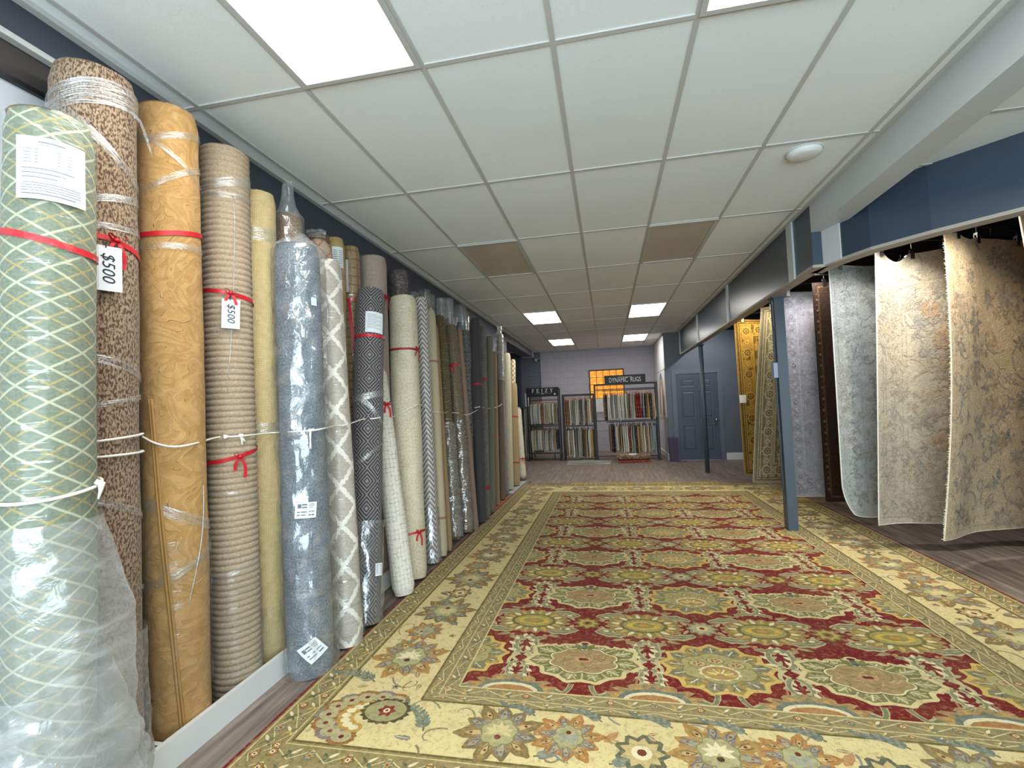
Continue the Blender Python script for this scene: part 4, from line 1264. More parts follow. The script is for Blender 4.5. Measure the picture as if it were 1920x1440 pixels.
r = mk('R2', 'tall brown tweed rug roll wrapped in film, right behind the green trellis roll', rm('brown_tweed_pile', p_tweed), wob=0.006)
band(r, 2.66, 0.10, 0.35, -0.6); band(r, 2.49, 0.045, -1.0, 0.2); band(r, 2.27, 0.03, 0.3, 0); band(r, 2.18, 0.025, 0.1, 1.0)
band(r, 1.62, 0.035, -0.4, 1.0); band(r, 1.50, 0.02, 0.2, 0.4); band(r, 1.10, 0.03, -0.5, 0.6); band(r, 0.82, 0.02, -0.5, 0.5)
shell(r, 0.01, 0.62, M_bagmilk, 0.008, 0.010, 'bag_foot', 48, 5.0, bulge=lambda a, v: 0.004+0.02*max(0, 0.5-v))
ribbon(r, 2.09, -0.30, 1.2, 0.02, bow=0.42)
t = card(r, 0.22, 2.0, 0.085, 0.17, 0.022, 'price_tag', False, 0.0, None, '$500', 0.055)
MB().tube([(r.r+0.024, 0.03, 2.10), (r.r+0.028, 0.03, 2.078)], 0.002, 6).build('tag_string', M_ink, t)
for z_, tl in ((1.36, 0.10), (1.30, 0.02)):
    MB().tube([r.P(a, z_+tl*r.r*math.sin(a-0.2), 0.012) for a in [2*PI*k/40 for k in range(40)]], 0.0045, 8, closed=True).build('tie_cord', M_cord, r.e, True)
# loose tail of film at the top
tl = MB(); c0 = Vector(r.P(0.9, 2.66, 0.01))
tl.grid(lambda x, y: tuple(c0+Vector((0.05*y, 0.055*y+0.01*x, -0.16*y*y-0.02*x))+Vector((0.01*math.sin(x*9+y*5), 0, 0.012*x*math.sin(y*4)))), 6, 8, -1, 1, 0, 1)
tl.build('film_tail', M_bagmilk, r.e, True)

r = mk('R3', 'gold rug roll with carved scroll pattern and a loose bound edge', rm('gold_carved_pile', p_damask('#B08853', '#C8A06A', '#8F6936', 5.5)), wob=0.005)
band(r, 2.72, 0.035, 0.4, 0.5); band(r, 2.60, 0.025, -0.8, 0.3); band(r, 2.52, 0.03, 0.7, 0.2); band(r, 2.20, 0.03, 0.1, 0.0); band(r, 1.0, 0.05, -0.6, 0.2); band(r, 0.78, 0.04, 0.5, 0.4)
shell(r, 0.22, 0.46, M_film, 0.006, 0.004, 'stretch_film')
shell(r, 0.46, 0.9, M_film, 0.006, 0.004, 'stretch_film')
ribbon(r, 2.27, 0.20, 0.6, 0.022)
for da in (0.0, 0.09):
    MB().tube([r.P(-0.72+0.80*((1.52-v)/1.5)+da, v, 0.003) for v in [0.02+1.5*k/40 for k in range(41)]], 0.006, 6).build('bound_edge', paint('gold_binding', '#A47E48', 0.9), r.e, True)
MB().tube([r.P(0.3+0.6*math.sin(k/20*PI*0.5), 0.62+0.5*k/20, 0.01) for k in range(21)], 0.003, 5).build('loose_film_strand', M_bagmilk, r.e, True)

r = mk('R4', 'taupe ribbed rug roll with horizontal cords and a hanging price tag', rm('taupe_cord_pile', p_plain('#94826C', '#B2A088', 90)), ridge=0.0085, ridge_step=0.031, wob=0.004)
band(r, 2.66, 0.05, 0.3, 0.4); band(r, 2.60, 0.03, 0.2, 1.4); band(r, 1.02, 0.02, -0.4, 0.5); band(r, 0.66, 0.03, 0.4, 0.3)
shell(r, 0.16, 0.62, M_film, 0.006, 0.005, 'stretch_film'); shell(r, 0.02, 0.18, M_film, 0.008, 0.006, 'foot_film')
ribbon(r, 2.06, -0.20, 0.3, 0.02, bow=0.12)
t = card(r, 0.10, 1.955, 0.082, 0.15, 0.022, 'price_tag', False, -0.04, None, '$500', 0.048)
MB().tube([(r.r+0.024, 0.012, 2.045), (r.r+0.028, 0.012, 2.024)], 0.002, 6).build('tag_string', M_ink, t)
ribbon(r, 1.23, 0.25, 0.4, 0.02, bow=0.28, name='lower_ribbon')
MB().tube([r.P(0.30, 2.60, 0.008), r.P(0.34, 2.45, 0.01), r.P(0.30, 2.30, 0.008), r.P(0.22, 2.05, 0.008), r.P(0.05, 1.75, 0.008), r.P(-0.1, 1.55, 0.006)], 0.003, 5).build('loose_film_strand', M_bagmilk, r.e, True)

r = mk('R5', 'pale straw basketweave rug roll squeezed beside the ribbed roll', rm('straw_basket_pile', p_basket('#CDB582', '#DCC79A', '#AD955C')), wob=0.006)
band(r, 2.47, 0.08, 0.1, 0); shell(r, 0.02, 0.36, M_film, 0.006, 0.004, 'foot_film'); band(r, 1.36, 0.06, 0.05, 0.3)

r = mk('R6', 'blue-grey heathered rug roll in a loose clear bag with two white labels', rm('blue_heather_pile', p_speckle('#454D57', '#69737D', '#8E99A3', 90)), wob=0.007)
shell(r, 0.005, r.L, M_bag, 0.008, 0.012, 'poly_bag', 56, 4.0, dv=0.025, bulge=lambda a, v: 0.004+0.022*max(0, math.sin(a-0.3))**2*(0.6+0.4*math.sin(v*3)))
tp = MB()
tp.grid(lambda a, t: ((r.r*(1-0.62*t)+0.01*math.sin(a*5+t*7))*math.cos(a)*(1-0.2*t), (r.r*(1-0.5*t)+0.014*math.sin(a*4+t*5))*math.sin(a), r.L-0.01+0.075*t+0.015*math.sin(a*3)*t), 40, 8, -PI, PI, 0, 1, uvfn=lambda a, t: (a*r.r, t*0.15))
tp.build('bag_neck', M_bagmilk, r.e, True)
LBL = [(-0.035, 0.012, -0.02, 0.034), (-0.018, 0.026, 0.004, 0.034), (-0.018, 0.012, 0.004, 0.019), (0.012, 0.03, 0.036, 0.033), (0.012, 0.022, 0.036, 0.025), (0.012, 0.013, 0.03, 0.016), (-0.036, -0.012, 0.004, -0.006), (-0.036, -0.028, 0.0, -0.022), (0.012, -0.01, 0.036, -0.005), (0.012, -0.03, 0.036, -0.022)]
card(r, 0.02, 0.90, 0.09, 0.085, 0.026, 'shipping_label', True, -0.08, LBL)
card(r, 0.1, 0.16, 0.095, 0.10, 0.026, 'shipping_label', True, 0.62, LBL)
card(r, 0.58, 2.06, 0.028, 0.045, 0.03, 'small_sticker', True, 0.0, None, m=paint('pale_blue_sticker', '#BFD8E0', 0.6))

r = mk('R7', 'cream and white rug roll with broad ikat lattice in shrink film', rm('cream_ikat_pile', p_ikat('#B0A69A', '#C6BDB0', '#F4EEE2', 0.20, 0.24, 0.15)), wob=0.005)
shell(r, 0.02, r.L-0.01, M_film, 0.005, 0.004, 'shrink_film', dv=0.03)
shell(r, 0.05, 0.55, M_film, 0.010, 0.004, 'outer_film', dv=0.03)

r = mk('R10', 'charcoal rug roll with concentric diamonds and a white printed label', rm('charcoal_diamond_pile', p_diamonds('#3F3D40', '#A19C98', 0.16, 0.185, 30)), wob=0.005)
band(r, 1.55, 0.05, 0.3, 0.5); band(r, 1.42, 0.05, -1.1, 0.4); band(r, 1.12, 0.03, 0.9, 0.2)
shell(r, 0.01, 0.66, M_bag, 0.010, 0.010, 'foot_bag', 44, 5.0)
ribbon(r, 2.02, 0.18, 1.6, 0.022, m=M_ribbon)
card(r, 0.28, 2.11, 0.13, 0.17, 0.008, 'paper_label', True, 0.0, [(-0.05, 0.06-k*0.011, 0.05 if k % 3 else 0.01, 0.0625-k*0.011) for k in range(11)])
card(r, 0.75, 0.34, 0.05, 0.08, 0.024, 'shipping_label', True, 0.0, [(-0.018, 0.025-k*0.012, 0.018, 0.03-k*0.012) for k in range(5)])

r = mk('R11', 'short off-white rug roll with sketchy grey grid lines tied with red ribbon', rm('offwhite_sketch_pile', p_gridlines('#D6D0C2', '#E4DFD2', '#7E7C74', 0.030, 0.034)), wob=0.005, topround=0.02)
ribbon(r, 1.50, 0.3, 2.2, 0.02, bow=0.55)
r = mk('R12', 'cream pebble-textured rug roll tied with two red ribbons', rm('cream_pebble_pile', p_speckle('#B5AB90', '#CBC2A8', '#DAD2BA', 55)), wob=0.004)
ribbon(r, 1.99, 0.15, 1.6, 0.02, m=M_ribbon2, bow=0.95); ribbon(r, 0.36, 0.15, 0.0, 0.018, bow=0.55, name='lower_ribbon')
r = mk('R13', 'narrow grey and white chevron rug roll in clear bag', rm('chevron_pile', p_chevron('#82777A', '#D0CAC2', 0.10, 0.05)), wob=0.003)
shell(r, 0.01, r.L, M_film, 0.008, 0.005, 'poly_bag', dv=0.05); shell(r, 0.02, 0.5, M_bag, 0.014, 0.008, 'foot_bag')
r = mk('R14', 'plain beige flatweave rug roll banded with brown tape', rm('beige_flat_pile', p_plain('#B3A68A', '#C2B598', 150)), wob=0.002)
for z_ in (1.95, 0.35): ribbon(r, z_, 0.02, 0, 0.02, m=paint('brown_tape', '#9A7460', 0.6), name='packing_tape')
mk('R15', 'thin brown cardboard-coloured roll beside the plain beige roll', rm('kraft_brown_pile', p_plain('#8F7455', '#A68A68', 90)), wob=0.001, n=20)
r = mk('R16', 'dark brown and gold flecked rug roll, left of the bagged pair', rm('brown_gold_fleck_pile', p_strie('#2E2418', '#5B4A30', '#A48E5C', 170, 80)), wob=0.004)
shell(r, 0.03, 1.28, M_bagmilk, 0.012, 0.008, 'gathered_bag', 36, 6.0, dv=0.010, rid=0.010); shell(r, 1.28, r.L, M_film, 0.008, 0.005, 'poly_bag', dv=0.05)
r = mk('R17', 'brown striated rug roll tied with red ribbon, right of the bagged pair', rm('brown_strie_pile', p_strie('#3A2E22', '#6E5C46', '#A8987C', 80, 190)), wob=0.004)
shell(r, 0.03, 1.28, M_bag, 0.012, 0.010, 'gathered_bag', 36, 6.0, dv=0.010, rid=0.011); shell(r, 1.28, r.L, M_film, 0.008, 0.005, 'poly_bag', dv=0.05)
ribbon(r, 2.0, 0.1, 0.5, 0.03, bow=-0.3, m=M_ribbon)
mk('R18', 'thin mauve-brown rug roll leaning next to the bagged pair', rm('mauve_brown_pile', p_plain('#7C6657', '#947C6A', 80)), wob=0.002, n=24)
r = mk('R19', 'grey and black streaked rug roll in glossy film', rm('black_grey_streak_pile', p_strie('#3C3A38', '#6E6E68', '#A5A59C', 160, 30)), wob=0.003)
shell(r, 0.8, r.L, M_film, 0.006, 0.004, 'shrink_film', dv=0.05)
r = mk('R20', 'dark charcoal smooth rug roll, tallest of the far group', rm('charcoal_pile', p_plain('#3A3838', '#4E4B4A', 60)), wob=0.002)
ribbon(r, 1.75, 0.05, 0, 0.03, m=M_ribbon2)
r = mk('R21', 'grey distressed rug roll with small dark pattern and red tape', rm('grey_distressed_pile', p_speckle('#4A4442', '#6A6562', '#807A74', 60)), wob=0.002)
ribbon(r, 1.85, 0.05, 0, 0.03, m=M_ribbon2); ribbon(r, 0.38, 0.3, 0.5, 0.035, m=M_ribbon2, name='lower_ribbon')
mk('R22', 'olive grey plain rug roll in the far group', rm('olive_grey_pile', p_plain('#6C675A', '#7E7868', 60)), wob=0.002)
r = mk('R23', 'slim tan rug roll with coral band near its foot', rm('tan_slim_pile', p_plain('#8E7860', '#A48C72', 60)), wob=0.001, n=20)
ribbon(r, 1.0, 0.0, 0, 0.02, m=paint('coral_tape', '#C8744C', 0.5), name='packing_tape')
r = mk('R24', 'brown rug roll capped with bunched white plastic', rm('umber_pile', p_plain('#6A5B4C', '#7F6E5C', 60)), wob=0.002)
shell(r, r.L-0.85, r.L+0.0, M_bagmilk, 0.012, 0.008, 'plastic_cap', 32, 6.0, dv=0.02, rid=0.006)
tp = MB(); tp.grid(lambda a, t: ((r.r*(1-0.75*t*(1.4-t))+0.012*math.sin(a*4+t*6))*math.cos(a), (r.r*(1-0.7*t*(1.4-t))+0.012*math.sin(a*3+t*5))*math.sin(a), r.L-0.01+0.16*t), 24, 6, -PI, PI, 0, 1, uvfn=lambda a, t: (a*r.r, t*0.15)); tp.build('bag_knot', M_bagmilk, r.e, True)
r = mk('R29', 'pale tan thin roll with grey floral back in the far group', rm('grey_floral_pile', p_speckle('#6C6A66', '#8C8880', '#A8A296', 40)), wob=0.002, n=24)
r = mk('R25', 'cream ridged rug roll standing behind the tan fluted roll', rm('cream_ridged_pile', p_strie('#A99E84', '#C4BA9E', '#D8CEB4', 40, 160)), wob=0.003)
mk('R26', 'slim gold and white zigzag rug roll at the end of the row', rm('gold_zigzag_pile', p_ikat('#A88A5C', '#B89A68', '#E6DCC4', 0.09, 0.09, 0.26)), wob=0.002, n=24)
r = mk('R27', 'short tan rug roll with vertical fluting and red bands', rm('tan_fluted_pile', p_plain('#9E8764', '#B59C76', 80)), flute=26, wob=0.002)
ribbon(r, 1.22, 0.02, 0, 0.02, m=M_ribbon); ribbon(r, 0.40, 0.02, 0, 0.02, m=M_ribbon, name='lower_ribbon')
r = mk('R28', 'small cream rug roll tied with red ribbon at the far end', rm('cream_small_pile', p_plain('#C6BDA4', '#D8CFB8', 60)), wob=0.003, topround=0.03)
ribbon(r, 0.38, 0.1, 0, 0.018, bow=0.4)

# ---- second row behind
BG = 'rolled rugs in the second row against the wall'
r = mk('B1', 'brown rug roll bagged with a twisted top, behind the blue-grey roll', rm('walnut_fleck_pile', p_damask('#7C6148', '#94765A', '#C9B292', 9)), group=BG)
shell(r, 1.6, r.L, M_bag, 0.008, 0.008, 'poly_bag')
tp = MB(); tp.grid(lambda a, t: ((r.r*(1-0.8*min(1, t*1.6))+0.018*math.sin(a*3+t*9)*t+0.02*max(0, t-0.5))*math.cos(a), (r.r*(1-0.72*min(1, t*1.6))+0.02*math.sin(a*2+t*7)*t)*math.sin(a), r.L-0.01+0.24*t), 28, 10, -PI, PI, 0, 1, uvfn=lambda a, t: (a*r.r, t*0.2)); tp.build('bag_knot', M_bagmilk, r.e, True)
r = mk('B2', 'blush rug roll with thin red trellis lines and rounded bagged top', rm('blush_trellis_pile', p_ikat('#B3977F', '#C4AA92', '#8E5A4C', 0.12, 0.13, 0.05)), group=BG, topround=0.07)
tp = MB(); tp.grid(lambda a, t: ((r.r*0.5*(1+0.25*math.sin(a*4))*(1-0.3*t)+0.01*math.sin(a*7))*math.cos(a), (r.r*0.6*(1+0.2*math.sin(a*3))+0.01*t)*math.sin(a), r.L-0.03+0.07*t), 28, 5, -PI, PI, 0, 1, uvfn=lambda a, t: (a*r.r, t*0.1)); tp.build('bag_knot', M_bagmilk, r.e, True)
r = mk('B3', 'straw-coloured rug roll with a white label near its top', rm('straw_pile', p_basket('#A58D5C', '#BDA674', '#8A7242')), group=BG)
card(r, 0.3, r.L-0.16, 0.08, 0.16, 0.006, 'paper_label', True, 0, [(-0.03, 0.05-k*0.016, 0.03, 0.054-k*0.016) for k in range(7)])
r = mk('B4', 'brown plaid rug roll tied with red ribbon behind the ikat roll', rm('brown_plaid_pile', p_plaid('#8A7250', '#A08660', '#5A452C')), group=BG)
shell(r, 0.9, r.L-0.05, M_film, 0.006, 0.005, 'shrink_film', dv=0.05); ribbon(r, 2.33, 0.1, 0, 0.022, m=M_ribbon)
MB().grid(lambda x, t: r.P(-0.25+0.5*t+x*0.02/r.r*0.5, 2.33-0.5*t, 0.012), 1, 10, -1, 1, 0, 1).build('ribbon_tail', M_ribbon, r.e)
card(r, -0.55, 2.52, 0.05, 0.26, 0.008, 'paper_label', True, 0, [(-0.018, 0.1-k*0.02, 0.018, 0.104-k*0.02) for k in range(10)])
r = mk('B5', 'wide mushroom-grey rug roll showing above the charcoal diamond roll', rm('mushroom_pile', p_plain('#94857A', '#A5968A', 50)), group=BG)
ribbon(r, 2.40, 0.1, 0, 0.022, m=M_ribbon2, bow=0.9)
r = mk('B6', 'dark faded rug roll in clear film behind the cream pebble roll', rm('dark_faded_pile', p_speckle('#3E3634', '#5E5450', '#8A7E76', 40)), group=BG)
shell(r, 1.4, r.L, M_film, 0.008, 0.006, 'poly_bag', dv=0.05)
FARB = [('B7', '#4A4E58', '#5E626C', 'slate rug roll', 'cream pebble roll'), ('B8', '#8A837A', '#A89F94', 'greige rug roll', 'chevron roll'),
        ('B9', '#4C5058', '#62666E', 'steel-grey rug roll', 'plain beige roll'), ('B10', '#6E6862', '#857E76', 'taupe-grey rug roll', 'thin brown roll'),
        ('B11', '#7A7672', '#928C86', 'stone-grey rug roll', 'gold-flecked roll'), ('B12', '#6A7078', '#848A92', 'cool grey rug roll', 'red-ribboned brown roll'),
        ('B13', '#8C8880', '#A6A096', 'pale grey rug roll', 'streaked grey roll'), ('B14', '#4A4644', '#5E5A58', 'dark grey rug roll', 'charcoal roll')]
for key, lo, hi, nm, nb in FARB:
    r = mk(key, '%s in a tall clear bag, standing behind the %s' % (nm, nb), rm('plain_pile_'+key, p_plain(lo, hi, 50)), group=BG, n=28)
    ext = {'B7': 0.12, 'B8': 0.10, 'B9': 0.20, 'B10': 0.24, 'B11': 0.27, 'B12': 0.25, 'B13': 0.27, 'B14': 0.10}[key]
    g_ = MB(); g_.grid(lambda a, v: ((r.r*0.98+0.006*math.sin(a*5+v*20)+0.004*math.sin(a*3))*math.cos(a), (r.r*0.98+0.006*math.sin(a*4+v*15))*math.sin(a), r.L-0.3+v), 28, 8, -PI, PI, 0, 0.3+ext, uvfn=lambda a, v: (a*r.r+r.sd, v))
    g_.build('bag_top', M_bag if key not in ('B10', 'B11') else M_bagmilk, r.e, True)

# ---- low white kerb board that keeps the rolls in, and its inner divider
kb = empty('kerb_board', (-1.83, 1.5, 0), 0, 'long low white board on edge at the foot of the rolls', 'board')
bd = MB().box(0, 0.022, 0, 5.6, 0.0, 0.127).build('board', M_white, kb)
MB().box(-0.255, 0, 0.225, 0.245, 0.0, 0.09).build('divider', M_white, kb)

# ---- white cord strung along the front of the rolls
def cord(name, label, pts, rad=0.0045, parts=()):
    e = empty(name, tuple(pts[0]), 0, label, 'cord', 'cords holding the rolls')
    o = Vector(pts[0])
    # smooth a little
    out = []
    for k in range(len(pts)-1):
        for t in (0, .25, .5, .75):
            p0 = pts[max(0, k-1)]; p1 = pts[k]; p2 = pts[k+1]; p3 = pts[min(len(pts)-1, k+2)]
            p0, p1, p2, p3 = map(Vector, (p0, p1, p2, p3))
            q = 0.5*((2*p1)+(p2-p0)*t+(2*p0-5*p1+4*p2-p3)*t*t+(3*p1-p0-3*p2+p3)*t*t*t)
            out.append(q-o)
    out.append(Vector(pts[-1])-o)
    MB().tube(out, rad, 8).build('line', M_cord, e, True)
    for nm, p, dirs in parts:
        mb = MB(); p = Vector(p)-o
        for d in dirs: mb.tube([p, p+Vector(d)*0.5, p+Vector(d)], [0.007, 0.0045, 0.008], 8)
        mb.tube([p-Vector((0.004, 0.008, 0)), p+Vector((0.004, 0.008, 0))], 0.011, 8)
        mb.build(nm, M_cord, e, True)
    return e
S = lambda k, a, v: R[k].W(a, v, 0.012)
hk = S('R4', 0.2, 1.325)
cord('tie_rope', 'white rope across the gold, ribbed, straw and blue rolls', [S('R3', -0.95, 1.36), S('R3', -0.5, 1.33), S('R3', 0, 1.31), S('R3', 0.6, 1.315), S('R4', -0.5, 1.33), S('R4', 0, 1.33), S('R4', 0.6, 1.33), S('R5', 0.5, 1.33), S('R6', -0.55, 1.33)+Vector((0.02, 0, 0)), S('R6', 0, 1.33)+Vector((0.03, 0, 0)), S('R6', 0.6, 1.335)+Vector((0.03, 0.0, 0)), S('R7', 0, 1.34), S('R7', 0.6, 1.34), S('R10', -0.3, 1.36), S('R10', 0.3, 1.365), S('R10', 0.8, 1.38)],
     parts=[('knot', S('R4', 0.35, 1.33), [(0.0, 0.01, -0.045), (0.005, 0.02, -0.03)]), ('knot', S('R4', -0.2, 1.33), [(0.0, 0.03, 0.006)]), ('knot', S('R6', 0.1, 1.33)+Vector((0.03, 0, 0)), [(0.0, 0.0, -0.10), (0.0, 0.03, 0.006)])])
cord('tie_rope', 'white rope across the cream pebble, chevron and plain beige rolls', [S('R11', 0.7, 1.36), S('R12', -0.8, 1.36), S('R12', -0.3, 1.38), S('R12', 0.3, 1.42), S('R12', 0.9, 1.46), S('R13', 0, 1.44), S('R14', -0.2, 1.41), S('R14', 0.6, 1.40), S('R16', 0, 1.39), S('R17', 0, 1.38), S('R18', 0.2, 1.37), S('R20', 0.0, 1.40)], 0.0045)
cord('tie_rope', 'white rope across the far group of dark and olive rolls', [S('R20', -0.5, 1.43), S('R20', 0.3, 1.44), S('R21', 0, 1.44), S('R22', 0, 1.43), S('R23', 0.2, 1.46), S('R24', 0.2, 1.50), S('R29', 0.5, 1.62)], 0.005)
# ---- flat pieces on the floor by the foot of the far rolls
def flatpiece(x0, x1, y0, y1, th, c, label, cat='mat', z0=0.0):
    e = MB(); e.grid(lambda u, v: (u, v, z0+th+0.004*noise.noise(Vector((u*3, v*3, 0)))), 4, 12, x0, x1, y0, y1)
    e.box(x0, x1, y0, y1, z0+0.0005, z0+th-0.005)
    return tag(e.build('floor_mat', paint('flat_'+c, c, 0.9, 0.12, 14)), label, cat)
flatpiece(-1.78, -1.56, 7.75, 9.05, 0.010, '#A9B0B4', 'pale grey underlay strip on the floor beside the fluted tan roll')
flatpiece(-1.66, -1.555, 6.55, 7.45, 0.010, '#B4654A', 'coral red mat strip on the floor beside the far rolls')

# ================================================================ HANGING RUGS IN THE GALLERY ON THE RIGHT
def g_hang(name, base_lo, base_hi, fade, famt, fine, speck=0.4, wr=1.0):
    """worn woven face: the drawn motif colour, rubbed through to the ground"""
    g = G(name, 0.95, 0.08)
    a = g.node('ShaderNodeAttribute'); a.attribute_name = 'Col'
    u, v, uv = g.uv()
    big = g.noise(uv, 2.2, 4, 0.65, 0.5); mid = g.noise(uv, 17, 4, 0.7, 1.2); n = g.noise(uv, 120, 3, 0.7)
    ground = g.ramp(mid, [(0.3, base_lo), (0.7, base_hi)])
    wear = g.step(g.add(g.mul(mid, 0.6), g.mul(n, 0.4)), 0.42, 0.60)
    c = g.mix(g.add(0.22*wr, g.mul(wear, 0.62*wr)), a.outputs['Color'], ground)
    c = g.mix(g.mul(g.step(big, 0.48, 0.72), famt), c, fade)
    c = g.mix(g.mul(g.step(n, 0.55, 0.7), speck*0.6), c, fine)
    sq = g.line(g.mul(g.noise(uv, 8.5, 2, 0.5, 2.4), 6.0), 0.30)
    sq2 = g.line(g.mul(g.noise(uv, 19, 1, 0.5, 1.8), 5.0), 0.26)
    c = g.mix(g.mul(sq, 0.30), c, g.mix(0.75, c, fine, 'MULTIPLY')); c = g.mix(g.mul(sq2, 0.25), c, fine)
    g.col(c); g.bump(g.add(g.mul(sq, 1.2), g.add(n, g.add(g.mul(sq2, 0.9), g.mul(mid, 1.4)))), 0.85, 0.008)
    return g.m

def scatter(A, W, Hh, seed, cols, n, smin=0.03, smax=0.10, L=1, curls=True, inset=0.0):
    rnd = random.Random(seed)
    for k in range(n):
        x, y = rnd.uniform(inset+0.03, W-inset-0.03), rnd.uniform(inset+0.03, Hh-inset-0.03)
        s_ = rnd.uniform(smin, smax); c = rnd.choice(cols); q = rnd.random()
        a = rnd.uniform(0, 2*PI)
        if q < 0.4:
            m = rnd.choice((5, 6, 8))
            for p in range(m): A.leaf(x, y, a+2*PI*p/m, s_*0.6, s_*0.26, c, L, 0.1, 4)
            A.ellipse(x, y, s_*0.16, s_*0.16, rnd.choice(cols), L+1, 8)
        elif q < 0.7 and curls:
            A.curl(x, y, a, s_*1.1, rnd.choice((-1, 1))*3.4, s_*0.14, c, L, 9)
        else:
            A.leaf(x, y, a, s_*0.9, s_*0.3, c, L, 0.15, 5); A.leaf(x, y, a+0.9, s_*0.6, s_*0.2, c, L, 0.1, 4)
def strip_motifs(A, x0, y0, x1, y1, step, s_, cols, L):
    n = max(1, int(math.hypot(x1-x0, y1-y0)/step))
    for k in range(n):
        t = (k+0.5)/n; x, y = x0+(x1-x0)*t, y0+(y1-y0)*t; c = cols[k % len(cols)]
        if k % 2: 
            for p in range(6): A.leaf(x, y, p*PI/3, s_, s_*0.5, c, L, 0.05, 4)
        else:
            A.fan((x, y), [(x+s_, y), (x, y+s_*1.2), (x-s_, y), (x, y-s_*1.2)], c, L)
            A.ellipse(x, y, s_*0.35, s_*0.35, cols[(k+1) % len(cols)], L+1, 6)
def vbands(A, W, Hh, bands):
    """nested frame lines: (distance from the edge, width, colour)"""
    for d, w, c in bands:
        N = 24
        A.stroke([(d, d+(Hh-2*d)*k/N) for k in range(N+1)], w, c, 1); A.stroke([(W-d, d+(Hh-2*d)*k/N) for k in range(N+1)], w, c, 1)
        M_ = 14
        A.stroke([(d+(W-2*d)*k/M_, d) for k in range(M_+1)], w, c, 1); A.stroke([(d+(W-2*d)*k/M_, Hh-d) for k in range(M_+1)], w, c, 1)

